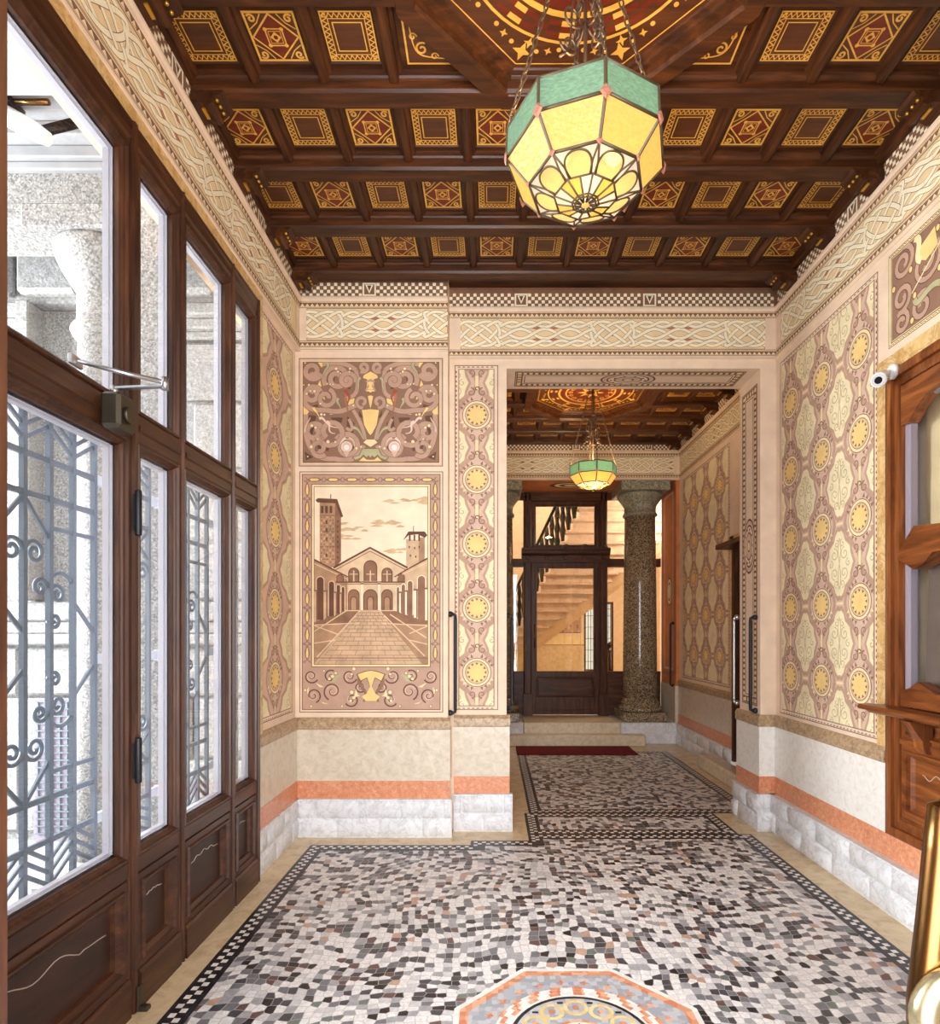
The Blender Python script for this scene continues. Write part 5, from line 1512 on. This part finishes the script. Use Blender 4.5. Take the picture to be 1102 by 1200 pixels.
# ================================================================== LAMPS
def lamp(x, y, z0, R, H, label, rot, top, watt):
    L = tag(empty('pendant_lantern', (x, y, z0)), label, 'lamp')
    at = L.location
    # rings: top rim, lower edge of the upright band, lower edge of the sloping panes, bottom boss
    def V(r, z, i, o=0): a = rot + (i + o) * PI / 4; return Vector((x + r * math.cos(a), y + r * math.sin(a), z))
    zt, zm, zb = z0 + H, z0 + H * .58, z0 + H * .24
    Rm, Rb = R * 1.0, R * .72
    for i in range(8):
        for (nm, r1, za, r2, zb_, mat) in (('green_pane', R * .985, zt, Rm, zm, 'lg_green'), ('yellow_pane', Rm, zm, Rb, zb, 'lg_yellow')):
            a, b, c, d = V(r1, za, i), V(r1, za, i + 1), V(r2, zb_, i + 1), V(r2, zb_, i)
            n = (b - a).cross(d - a).normalized() * .002
            mb = MB(mat); mb.loops([[p + n for p in (a, b, c, d)], [p - n for p in (a, b, c, d)]], None, True, True, True)
            rel(mb, at).build(nm, L)
    # rosette underneath: petals, wedge ring, small octagon, boss
    mb = MB('lg_white', 'lg_cream', 'lg_amber', 'lg_yellow')
    def ro(f): return Rb * f
    def rz(f): return zb - (zb - z0) * math.cos(f * PI / 2) ** 1.2
    def flat(pts, mat): 
        s = len(mb.v); mb.v.extend([tuple(p) for p in pts]); mb.face(list(range(s, s + len(pts))), mat)
    def Q(f, ang): return Vector((x + ro(f) * math.cos(ang), y + ro(f) * math.sin(ang), rz(f)))
    lead = []
    for i in range(8):
        a0 = rot + i * PI / 4; a1 = a0 + PI / 4; am = (a0 + a1) / 2
        c8 = math.cos(PI / 8)
        def S(f, t):   # straight octagon edge at ring f
            A = Q(f, a0); B = Q(f, a1); return A + (B - A) * t
        # outer field with a round petal
        pet = []
        for q in range(19):
            t = PI * q / 18
            u = .5 + .42 * math.cos(PI - t); f = .56 + .40 * math.sin(t) ** .8
            p = S(f, u); pet.append(p)
        flat([S(.56, 0), S(1, 0), S(1, .5)] + pet[9::-1], 'lg_white'); flat([S(1, .5), S(1, 1), S(.56, 1)] + pet[:8:-1], 'lg_white')
        flat(pet, 'lg_cream'); lead.append([p for p in pet])
        for u in (.10, .90): lead.append([S(1, u * 0 if u < .5 else 1), S(.75, u * .9 if u < .5 else 1 - (1 - u) * .9), S(.56, .12 if u < .5 else .88)])
        # wedge ring
        for h in range(2):
            flat([S(.56, h / 2), S(.56, (h + 1) / 2), S(.24, (h + 1) / 2), S(.24, h / 2)], 'lg_amber' if (i + (h + 1) // 2) % 2 else 'lg_white')
            lead.append([S(.56, h / 2), S(.24, h / 2), S(.06, 0)])
        flat([S(.24, 0), S(.24, 1), S(.19, 1), S(.19, 0)], 'lg_yellow')
        flat([S(.19, 0), S(.19, 1), Q(0.0, a0)], 'lg_white')
        for f in (.56, .24, .19): lead.append([S(f, 0), S(f, 1)])
    rel(mb, at).build('rosette', L)
    mb = MB('came')
    for i in range(8):
        mb.tube([V(R * .985, zt, i), V(Rm, zm, i), V(Rb, zb, i)], R * .022, 6, None, smooth=False)
        for (r, z) in ((R * .985, zt), (Rm, zm), (Rb, zb)): mb.tube([V(r, z, i), V(r, z, i + 1)], R * .020, 6)
    for p in lead: mb.tube([q - Vector((0, 0, .001)) for q in p], R * .014, 5)
    rel(mb, at).build('lead_came', L)
    mb = MB('lg_yellow'); mb.sphere((x, y, z0 - .001), R * .055, 12, 8, None, .5); rel(mb, at).build('boss', L)
    for i in range(8):
        for (r, z, s, m) in ((Rm, zm, .075, 'lg_pink'), (Rb, zb, .045, 'lg_pink')):
            p = V(r * 1.01, z, i); a = rot + i * PI / 4
            t = Vector((-math.sin(a), math.cos(a), 0)) * R * s; u = Vector((0, 0, 1)) * R * s * 1.25; n = Vector((math.cos(a), math.sin(a), 0)) * R * .02
            mb = MB(m); mb.loops([[p + t, p + u, p - t, p - u], [p + t * .6 + n, p + u * .6 + n, p - t * .6 + n, p - u * .6 + n]], None, True, True, True)
            rel(mb, at).build('jewel', L)
    for q in range(3):
        a = rot + .9 + q * 2 * PI / 3
        mb = MB('bulb_glow'); mb.sphere((x + R * .38 * math.cos(a), y + R * .38 * math.sin(a), z0 + H * .52), .032, 14, 10, None, 1.25); rel(mb, at).build('bulb', L)
    # stem, wrought scrolls, chains
    mb = MB('chain_iron'); mb.tube([(x, y, z0 + H * .7), (x, y, top)], .007, 8)
    for q in range(3):
        a = rot + .9 + q * 2 * PI / 3
        mb.tube([(x, y, z0 + H * .9), (x + R * .2 * math.cos(a), y + R * .2 * math.sin(a), z0 + H * .95), (x + R * .38 * math.cos(a), y + R * .38 * math.sin(a), z0 + H * .66)], .006, 6)
    mb.lathe(x, y, [(.055, top + .001), (.05, top - .02), (.02, top - .04), (.008, top - .06)], 16)
    rel(mb, at).build('stem', L)
    zs = z0 + H + .42
    mb = MB('chain_iron')
    for q in range(4):
        a = rot + PI / 8 + q * PI / 2
        def W(r, z): return (x + r * math.cos(a), y + r * math.sin(a), z)
        for (r, z, s, t0, d) in ((.055, zs - .02, .045, PI, 1), (.07, zs - .13, .04, 0, -1), (.035, zs + .07, .028, PI, -1)):
            mb.tube([W(r + dr, z + dz) for dr, dz in [(p[0], p[1]) for p in spiral(0, 0, s, 1.4, t0, d, .2, 22)]], .0045, 5)
        mb.tube([W(p[0], p[1]) for p in bez((.012, zs + .12), (.10, zs + .02), (.02, zs - .12), (.11, zs - .19))], .0045, 5)
    for z in (zs - .19, zs + .12): mb.tube([(x + .02 * math.cos(t * PI / 6), y + .02 * math.sin(t * PI / 6), z) for t in range(12)], .006, 6, None, True)
    rel(mb, at).build('scrollwork', L)
    for q in range(4):
        p0 = V(R * .985, zt + .005, q * 2 + (1 if False else 0)); p1 = Vector((x + .035 * math.cos(rot + q * PI / 2), y + .035 * math.sin(rot + q * PI / 2), top - .05))
        mb = MB('chain_iron'); ln = (p1 - p0).length; n = int(ln / .034); d = (p1 - p0) / n; dn = d.normalized()
        s1 = dn.orthogonal().normalized(); s2 = dn.cross(s1)
        for i in range(n):
            c = p0 + d * (i + .5); s = s1 if i % 2 else s2
            mb.tube([c + dn * (.021 * math.cos(t * PI / 5)) + s * (.008 * math.sin(t * PI / 5)) for t in range(10)], .0032, 4, None, True)
        rel(mb, at).build('chain', L)
    light('lantern_light', 'POINT', (x, y - .05, z0 + H * .5), watt * (.22 if y < 4 else .9), (1.0, 0.70, 0.38), radius=.03)
    light('lantern_uplight', 'POINT', (x, y, z0 + H * 1.02), watt * (.6 if y < 4 else .46), (1.0, 0.68, 0.34), radius=R * .30)
lamp(0.337, 2.178, 3.066, .288, .262, 'large leaded glass lantern with green and yellow panes hanging over the mosaic hall', -PI / 2 + .07, ZP + .02, 32)
lamp(1.072, 6.40, 3.035, .250, .262, 'smaller lit leaded glass lantern hanging in the inner vestibule', -PI / 2, ZP + .02, 52)

# ================================================================== THE INNER VESTIBULE
VX1w, VX0w = 2.545, -0.40
mb = MB('cream')
mb.box(VX1w, VX1w + .25, YE, 5.15, 0, ZC); mb.box(VX1w, VX1w + .25, 6.30, 9.0, 0, ZC); mb.box(VX1w, VX1w + .25, 5.15, 6.30, 2.45, ZC)
wir = struct(mb.build('wall_inner_right'), 'right wall of the inner vestibule with roundel damask', 'wall')
P = RIGHT(VX1w); frieze(P, YE, VY1, [5.3, 6.3, 7.3, 8.0], True, True); P.build('frieze', wir)
mb = MB(); moulding_run(mb, ('y', VX1w, -1), YE, VY1); mb.build('cornice_moulding', wir)
P = RIGHT(VX1w); damask(P, 6.42, 8.02, .92, 3.56, 7.13, .43, 2.685, .48, True, False); P.build('damask_panel', wir)
mb = MB('ochre'); mb.box(VX1w - .012, VX1w + .02, 6.30, 6.39, .79, 2.54); mb.box(VX1w - .012, VX1w + .02, 5.06, 6.39, 2.45, 2.54); mb.build('ochre_surround', wir)
dado_run(wir, 'right', VX1w, 6.30, VY1, over=(0, 0), bl=.42)
# jamb beyond the columns
P = RIGHT(VX1w - .045 - .0)
mb = MB('orangewall'); mb.box(VX1w - .045, VX1w + .02, VY1, 8.85, .79, 3.606); mb.build('jamb_lining', wir)
P = RIGHT(VX1w - .045); P.frame(VY1 + .02, 8.83, .92, 3.55, .05, 'terracotta', 1); P.rect(VY1 + .13, 8.72, 1.0, 3.48, 'mauve_pale', 1); P.rect(VY1 + .16, 8.69, 1.03, 3.45, 'orangewall', 2)
for f, m in ((.11, 'darkbrown'), (.10, 'goldpale'), (.075, 'brown'), (.06, 'goldpale')): P.disc(8.46, 2.1, f, m, 3 + int((.12 - f) * 100), 20, 1.8)
P.build('jamb_panel', wir)
mb = MB('dado'); mb.box(VX1w - .06, VX1w, VY1, 8.85, .28, .79); mb.build('dado_slab', wir)
mb = MB('cream'); mb.box(VX0w - .25, VX0w, YE, 9.0, 0, ZC); wil = struct(mb.build('wall_inner_left'), 'left wall of the inner vestibule, hidden behind the pier', 'wall')
# entablature over the columns
mb = MB('cream'); mb.box(VX0w, VX1w, VY1, 8.95, 3.606, ZC); wib = struct(mb.build('wall_inner_back'), 'entablature with interlace frieze above the two granite columns', 'wall')
P = BACK(VY1); frieze(P, VX0w, VX1w, [-.05, .99, 2.03], True, True); P.build('frieze', wib)
mb = MB(); moulding_run(mb, ('x', VY1, -1), VX0w, VX1w); mb.build('cornice_moulding', wib)
P = CEIL(3.606); P.rect(VX0w, VX1w, VY1 + .03, 8.9, 'orangewall', 1); P.frame(.38, 1.80, VY1 + .12, 8.82, .03, 'terracotta', 2)
for i, m in enumerate(('darkbrown', 'goldpale', 'brown', 'goldpale')):
    r = .17 - i * .04; P.poly([(1.09 + r * 1.7 * math.cos(t * PI / 12), 8.46 + r * math.sin(t * PI / 12)) for t in range(24)], m, 3 + i)
P.build('soffit_panel', wib)
# steps and pedestals
mb = MB('step_stone'); mb.bbox(VX0w + .002, 2.04, 7.96, 8.148, 0.001, .145, .012); tag(mb.build('stone_step'), 'lower pale stone step before the glazed inner door', 'step')
mb = MB('step_stone'); mb.bbox(.42, 1.74, 8.15, 9.045, .001, .29, .012); tag(mb.build('stone_step'), 'upper pale stone step under the glazed inner door', 'step')
for (a, b, lb) in ((1.745, VX1w, 'right'), (VX0w, .415, 'left')):
    mb = MB('whitemarble'); mb.bbox(a, b, VY1, 9.045, 0, .29, .01)
    struct(mb.build('trim_4' if lb == 'right' else 'trim_5'), 'white marble block under the %s granite column' % lb, 'plinth')
def column(cx, cy, label):
    c = tag(empty('granite_column', (cx, cy, .29)), label, 'column'); at = c.location
    mb = MB('column_granite'); mb.bbox(cx - .305, cx + .305, cy - .305, cy + .305, .29, .42, .012); rel(mb, at).build('plinth', c)
    mb = MB('column_granite'); mb.lathe(cx, cy, [(.29, .42), (.305, .44), (.305, .47), (.29, .49), (.262, .50), (.258, .52), (.27, .53), (.262, .55), (.243, .565), (.238, .60)], 48); rel(mb, at).build('base', c)
    mb = MB('column_granite'); mb.lathe(cx, cy, [(.238, .60), (.236, 1.2), (.226, 2.2), (.214, 3.17)], 48); rel(mb, at).build('shaft', c)
    mb = MB('capital_granite'); mb.lathe(cx, cy, [(.214, 3.15), (.238, 3.16), (.242, 3.18), (.234, 3.20), (.218, 3.21), (.222, 3.29), (.25, 3.34), (.285, 3.385), (.312, 3.42), (.318, 3.45), (.30, 3.47)], 48)
    mb.bbox(cx - .335, cx + .335, cy - .345, cy + .345, 3.47, 3.606, .008); rel(mb, at).build('capital', c, 'pale green grey capital')
column(2.085, 8.48, 'dark speckled granite column right of the inner door')
column(.062, 8.48, 'dark speckled granite column left of the inner door, half hidden by the pier')
# mat
mb = MB('mat_red'); mb.bbox(.30, 1.80, 7.38, 7.93, .003, .014, .004); tag(mb.build('door_mat'), 'dark red mat lying before the stone steps', 'mat')

# ---------------- side door of the vestibule (only its hood, edge and step show)
d3 = struct(empty('door_3', (VX1w, 5.72, 0)), 'dark side door with a projecting hood in the vestibule right wall', 'door'); at = d3.location
mb = MB('inner_z'); mb.bbox(VX1w + .05, VX1w + .10, 5.16, 6.29, .16, 2.44, .004); rel(mb, at).build('door_leaf', d3)
mb = MB('inner_y'); mb.bbox(VX1w - .19, VX1w + .10, 5.10, 6.33, 2.39, 2.44, .006); rel(mb, at).build('hood', d3)
mb = MB('inner_z'); mb.bbox(VX1w - .03, VX1w + .10, 6.25, 6.30, .16, 2.39, .004); mb.bbox(VX1w - .03, VX1w + .10, 5.15, 5.20, .16, 2.39, .004); rel(mb, at).build('door_frame', d3)
mb = MB('step_stone'); mb.bbox(2.30, VX1w - .058, 5.35, 6.72, 0.001, .155, .02); tag(mb.build('stone_step'), 'pale stone step by the right wall beside the pier', 'step')

# ---------------- glazed inner door screen
DY = 8.90
d2 = struct(empty('door_2', (1.077, DY, .29)), 'dark wooden glazed inner door with transom and side lights', 'door'); at2_ = d2.location
def d2b(mb, name, parent=None, label=None): return rel(mb, at2_).build(name, parent if parent is not None else d2, label=label)
DX0, DX1 = .455, 1.70
for (a, b) in ((DX0, DX0 + .12), (DX1 - .12, DX1)):
    mb = MB('inner_z'); mb.prism([(a, DY + .10), (a, DY - .03), (a + .02, DY - .05), (a + .04, DY - .05), (a + .045, DY - .04), (b - .045, DY - .04), (b - .04, DY - .05), (b - .02, DY - .05), (b, DY - .03), (b, DY + .10)], .29, 3.606, 'z'); d2b(mb, 'post')
    mb = MB('inner_z'); mb.bbox(a - .012, b + .012, DY - .07, DY + .10, .29, .62, .006); d2b(mb, 'post_plinth')
mb = MB('inner_x'); mb.bbox(DX0 - .0, DX1 + .0, DY - .05, DY + .10, 3.47, 3.606, .006); d2b(mb, 'head_rail')
mb = MB('inner_x'); mb.prism([(DY + .10, 2.56), (DY - .05, 2.56), (DY - .06, 2.60), (DY - .06, 2.66), (DY - .11, 2.69), (DY - .12, 2.73), (DY - .13, 2.74), (DY - .13, 2.77), (DY + .10, 2.77)], DX0 - .03, DX1 + .03, 'x'); d2b(mb, 'cornice')
for i in range(5):
    x = DX0 + .06 + i * (DX1 - DX0 - .12) / 4
    mb = MB('inner_x'); mb.tube([(x, DY - .11, 2.77), (x, DY + .02, 2.77)], .055, 18); mb.sphere((x, DY - .115, 2.785), .022, 10, 6); d2b(mb, 'carved_crest')
    mb = MB('inner_x'); mb.bbox(x - .035, x + .035, DY - .085, DY - .05, 2.60, 2.66, .008); d2b(mb, 'dentil')
LX0, LX1 = DX0 + .12, DX1 - .12
leaf = MB('inner_z')
frame_ring(leaf, 'back', DY, LX0, LX1, .30, 2.56, [(0, -.05), (0, 0), (.055, 0), (.06, .008), (.075, .008), (.08, -.01), (.08, -.05)])
uvbox(leaf, 'back', DY, LX0 + .075, LX1 - .075, .86, .945, -.05, .006); uvbox(leaf, 'back', DY, LX0 + .075, LX1 - .075, .36, .56, -.05, .0)
leaf = d2b(leaf, 'door_leaf')
mb = MB('inner_x'); frame_ring(mb, 'back', DY, LX0 + .078, LX1 - .078, .56, .86, [(0, -.01), (.01, .006), (.02, .006), (.03, -.012)], None, 'inner_x'); d2b(mb, 'bottom_panel', leaf)
mb = MB('glass_inner'); uvbox(mb, 'back', DY, LX0 + .075, LX1 - .075, .94, 2.49, -.03, -.024); d2b(mb, 'glass_pane', leaf)
mb = MB('brass'); mb.tube([(LX0 + .045, DY - .01, 1.30), (LX0 + .045, DY - .06, 1.32), (LX0 + .045, DY - .06, 1.62), (LX0 + .045, DY - .01, 1.64)], .011, 8); d2b(mb, 'door_handle', leaf)
mb = MB('glass_inner'); uvbox(mb, 'back', DY, LX0 - .01, LX1 + .01, 2.77, 3.48, -.03, -.024); d2b(mb, 'transom_glass')
mb = MB('inner_z'); frame_ring(mb, 'back', DY, LX0 - .005, LX1 + .005, 2.76, 3.475, [(0, -.05), (0, .0), (.05, .0), (.06, -.012), (.07, -.012), (.07, -.05)]); d2b(mb, 'transom_frame')
for (a, b) in ((DX1, VX1w - .05), (VX0w, DX0)):
    mb = MB('inner_x'); uvbox(mb, 'back', DY, a, b, .29, .92, -.06, 0); uvbox(mb, 'back', DY, a, b, 2.50, 2.62, -.06, .02); uvbox(mb, 'back', DY, a, b, 3.50, 3.606, -.06, .0); uvbox(mb, 'back', DY, a, b, .88, .945, -.06, .012); d2b(mb, 'side_panel')
    mb = MB('glass_inner'); uvbox(mb, 'back', DY, a, b, .94, 2.51, -.03, -.024); uvbox(mb, 'back', DY, a, b, 2.61, 3.51, -.03, -.024); d2b(mb, 'side_glass')

# ---------------- the stair hall behind the door
mb = MB('tan'); mb.box(-2.2, 4.4, 9.05, 13.4, .10, .285); struct(mb.build('floor.001'), 'tan floor of the stair hall behind the inner door', 'floor')
mb = MB('cream'); mb.box(-2.2, 1.98, 13.0, 13.3, .285, 5.6); mb.box(2.62, 4.4, 13.0, 13.3, .285, 5.6); mb.box(1.98, 2.62, 13.0, 13.3, .285, .68); mb.box(1.98, 2.62, 13.0, 13.3, 2.2, 5.6)
wst = struct(mb.build('wall_stair'), 'cream back wall of the stair hall with a triangular painted panel', 'wall')
mb = MB('cream'); mb.box(4.4, 4.6, 9.05, 13.3, .285, 5.6); mb.box(-2.4, -2.2, 9.05, 13.3, .285, 5.6); mb.box(-2.4, 4.6, 8.95, 9.04, 3.61, 5.6); mb.box(VX1w, 4.6, 8.95, 9.04, .285, 3.61); mb.box(-2.4, VX0w, 8.95, 9.04, .285, 3.61); struct(mb.build('wall_stair_sides'), 'cream side walls of the stair hall', 'wall')
P = BACK(13.0)
P.poly([(1.25, 1.52), (1.92, 1.52), (1.92, 2.22)], 'brown', 1); P.poly([(1.30, 1.54), (1.90, 1.54), (1.90, 2.17)], 'mauve', 2)
rr = random.Random(2)
for i in range(40):
    a = rr.random(); b = rr.random() * a
    P.star(1.32 + .57 * a, 1.55 + .58 * b, .01, .024, 4, 'goldpale' if i % 2 else 'darkbrown', 3, rr.random())
P.stroke([(.80, 1.30), (2.1, 2.62)], .16, 'goldpale', 1); P.stroke([(.86, 1.27), (2.16, 2.59)], .02, 'brown', 2); P.rect(.3, 1.98, 1.26, 1.44, 'goldpale', 2); P.rect(.3, 1.98, 1.25, 1.27, 'brown', 3)
P.rect(.2, 1.95, .29, 1.24, 'tan', 1)
for x in (1.55, 1.72, 1.9): P.rect(x, x + .012, .29, 2.4, 'mauve_pale', 4)
P.build('stair_panel', wst)
w3 = struct(empty('window_3', (2.30, 13.1, .68)), 'tall leaded window at the foot of the stairs', 'window'); at = w3.location
mb = MB('inner_z'); frame_ring(mb, 'back', 13.0, 1.98, 2.62, .68, 2.2, [(0, -.2), (0, .0), (.04, .0), (.05, -.1)]); uvbox(mb, 'back', 13.0, 2.27, 2.33, .70, 2.19, -.12, -.02); rel(mb, at).build('frame', w3)
mb = MB('iron')
for x in (2.08, 2.14, 2.20, 2.40, 2.46, 2.52): mb.box(x - .005, x + .005, 13.06, 13.07, .70, 2.19)
for z in (.9, 1.15, 1.4, 1.65, 1.9, 2.05): mb.box(2.0, 2.6, 13.06, 13.07, z - .005, z + .005)
for z in (1.02, 1.28, 1.52): mb.tube([(2.46 + p[0], 13.065, z + p[1]) for p in spiral(0, 0, .05, 1.2, 0)], .006, 5)
rel(mb, at).build('leading', w3)
mb = MB('glass'); mb.box(2.0, 2.6, 13.08, 13.085, .70, 2.19); rel(mb, at).build('glass_pane', w3)
# flight of stairs seen from below
stc = struct(empty('staircase', (1.2, 11.2, .285)), 'pale marble staircase winding up behind the glazed door', 'staircase'); at = stc.location
for i in range(-1, 18):
    Z = 12.6 - .19 * i; h = 1.5 + .165 * i
    xl = .45 + .078 * i; xr = min(.95 + .20 * i, 3.4)
    mb = MB('pinkmarble'); mb.bbox(xl, xr, Z - .10, Z + .13, h - .05, h, .012); mb.box(xl + .01, xr, Z + .085, Z + .11, h - .17, h - .04)
    mb.tube([(xl, Z - .09, h - .03), (xl, Z + .1, h - .03)], .03, 8)
    rel(mb, at).build('step', stc)
def sl(i, side, dz=0): return ((.45 + .078 * i) if side == 0 else min(.95 + .2 * i, 3.4), 12.6 - .19 * i, 1.5 + .165 * i + dz)
mb = MB('iron')
for i in range(-1, 18):
    x, y, z = sl(i, 0)
    for o_ in (-.06, 0, .06):
        mb.tube([(x + .02, y + o_, z + t) for t in (0, .1, .2, .32, .44, .56, .68, .85)], [.022, .03, .05, .022, .05, .022, .045, .02], 6)
    mb.tube([(x + .02, y + p[0], z + .30 + p[1]) for p in spiral(0, 0, .10, 1.5, 0, 1)], .030, 5); mb.tube([(x + .02, y + p[0], z + .60 + p[1]) for p in spiral(0, 0, .09, 1.5, PI, -1)], .030, 5)
    mb.bbox(x + .005, x + .035, y - .07, y + .07, z + .06, z + .18, .01)
mb.tube([sl(-1, 0, .87), sl(8, 0, .87), sl(17, 0, .87)], .03, 8)
rel(mb, at).build('balustrade', stc, 'dark wrought iron balustrade')
mb = MB('cream')
mb.loops([[Vector(sl(i, 1, d)) + Vector((o, 0, 0)) for d, o in ((-.22, 0), (.10, 0), (.10, .12), (-.22, .12))] for i in range(-1, 13)], None, True, True, True); rel(mb, at).build('stringer', stc, 'cream stringer')
mb = MB('inner_x'); mb.bbox(1.80, 1.84, 9.3, 10.4, .285, 1.25, .01); mb.tube([(1.82, 9.25, 1.35), (1.82, 10.5, .95)], .035, 8); tag(mb.build('stair_rail'), 'dark rail standing behind the right side light', 'railing')
light('stair_riser_fill', 'POINT', (2.9, 9.5, 3.2), 90, (1.0, .94, .86), radius=.25)  # added fill light high by the door, brightens the stair risers

# ================================================================== HANDRAILS
def handrail(p0, p1, out, label, mat='iron', r=.013):
    """twisted bar on two curled brackets; out = direction away from the wall"""
    h = tag(empty('handrail', p1), label, 'handrail'); at = h.location
    p0 = Vector(p0); p1 = Vector(p1); o = Vector(out) * .05; L_ = (p1 - p0).length
    mb = MB(mat); n = int(L_ / .006); s1 = Vector(out).normalized(); s2 = s1.cross(Vector((0, 0, 1)))
    rings = []
    for i in range(n + 1):
        c = p0 + o + (p1 - p0) * i / n; t = i * .006 / .055 * 2 * PI
        rings.append([c + (s1 * math.cos(t + q) + s2 * math.sin(t + q)) * r * (1.15 if k_ % 2 == 0 else .62) for k_, q in enumerate([2 * PI * j / 8 for j in range(8)])])
    mb.loops(rings, None, True, True, True, True); rel(mb, at).build('twisted_bar', h)
    for p, s in ((p0, -1), (p1, 1)):
        mb = MB(mat); mb.tube([p + Vector((0, 0, s * .03)), p + o * .5 + Vector((0, 0, s * .035)), p + o + Vector((0, 0, s * .02)), p + o], .012, 8); mb.sphere(tuple(p + o * .25 + Vector((0, 0, s * .03))), .022, 10, 8); rel(mb, at).build('bracket', h)
handrail((OX1, 4.64, .935), (OX1, 4.64, 1.60), (-1, 0, 0), 'dark twisted iron handrail on the near edge of the right jamb')
handrail((OX1 + .0, 5.0, .955), (OX1 + .0, 5.0, 1.61), (-.55, .2, 0), 'pale twisted steel handrail just beyond the right jamb', 'steel')
handrail((-.335, 4.51, .935), (-.335, 4.51, 1.62), (1, 0, 0), 'dark twisted iron handrail in the corner between mural and damask pier')
handrail((OX0, 4.83, .93), (OX0, 4.83, 1.62), (1, 0, 0), 'dark twisted iron handrail on the left jamb of the opening')
handrail((VX1w - .045, 8.25, .82), (VX1w - .045, 8.25, 1.62), (-1, 0, 0), 'dark iron handrail on the orange jamb behind the right column')

# ================================================================== STREET DOOR (its leaves stand open beside the camera)
d1 = struct(empty('door_1', (0, -.10, 0)), 'open wooden street door, one leaf edge at the left of the picture', 'door'); at = d1.location
for (a, b) in ((-.735, -.684), (.70, .75)):
    mb = MB('wood_z')
    frame_ring(mb, 'right' if a > 0 else 'left', a if a > 0 else b, -.09, .845, .02, 3.2, [(0, -.05), (0, -.004), (.004, 0), (.09, 0), (.10, -.012), (.12, -.018)], None, 'wood_z')
    uvbox(mb, 'right' if a > 0 else 'left', a if a > 0 else b, -.09, .845, .02, 3.2, -.05, -.022)
    rel(mb, at).build('door_leaf', d1)
pull = tag(empty('door_pull', (.70, .80, 1.1)), 'polished brass door pull with a curled end at the lower right', 'door handle'); at = pull.location
mb = MB('brass')
mb.tube([(.635, .83, 1.262), (.628, .83, 1.258), (.622, .83, 1.2), (.612, .83, 1.10), (.600, .83, .99), (.598, .83, .90), (.61, .83, .78)], [.012, .021, .021, .021, .022, .020, .018], 20)
mb.tube([(.635, .83, 1.245), (.665, .83, 1.25), (.70, .83, 1.25)], .014, 12)
mb.tube([(.61, .83, .80), (.66, .83, .79), (.70, .83, .79)], .014, 12)
rel(mb, at).build('bar', pull)
mb = MB('brass_pale')
c = Vector((.634, .80, .985))
mb.tube([(c.x + p[0], c.y + .012 * i / 30, c.z + p[1]) for i, p in enumerate(spiral(0, 0, .062, 1.15, PI * .35, 1, .5, 30))], [.010 + .012 * math.sin(PI * i / 30) for i in range(31)], 12)
rel(mb, at).build('curl', pull, 'pale shiny curled end')
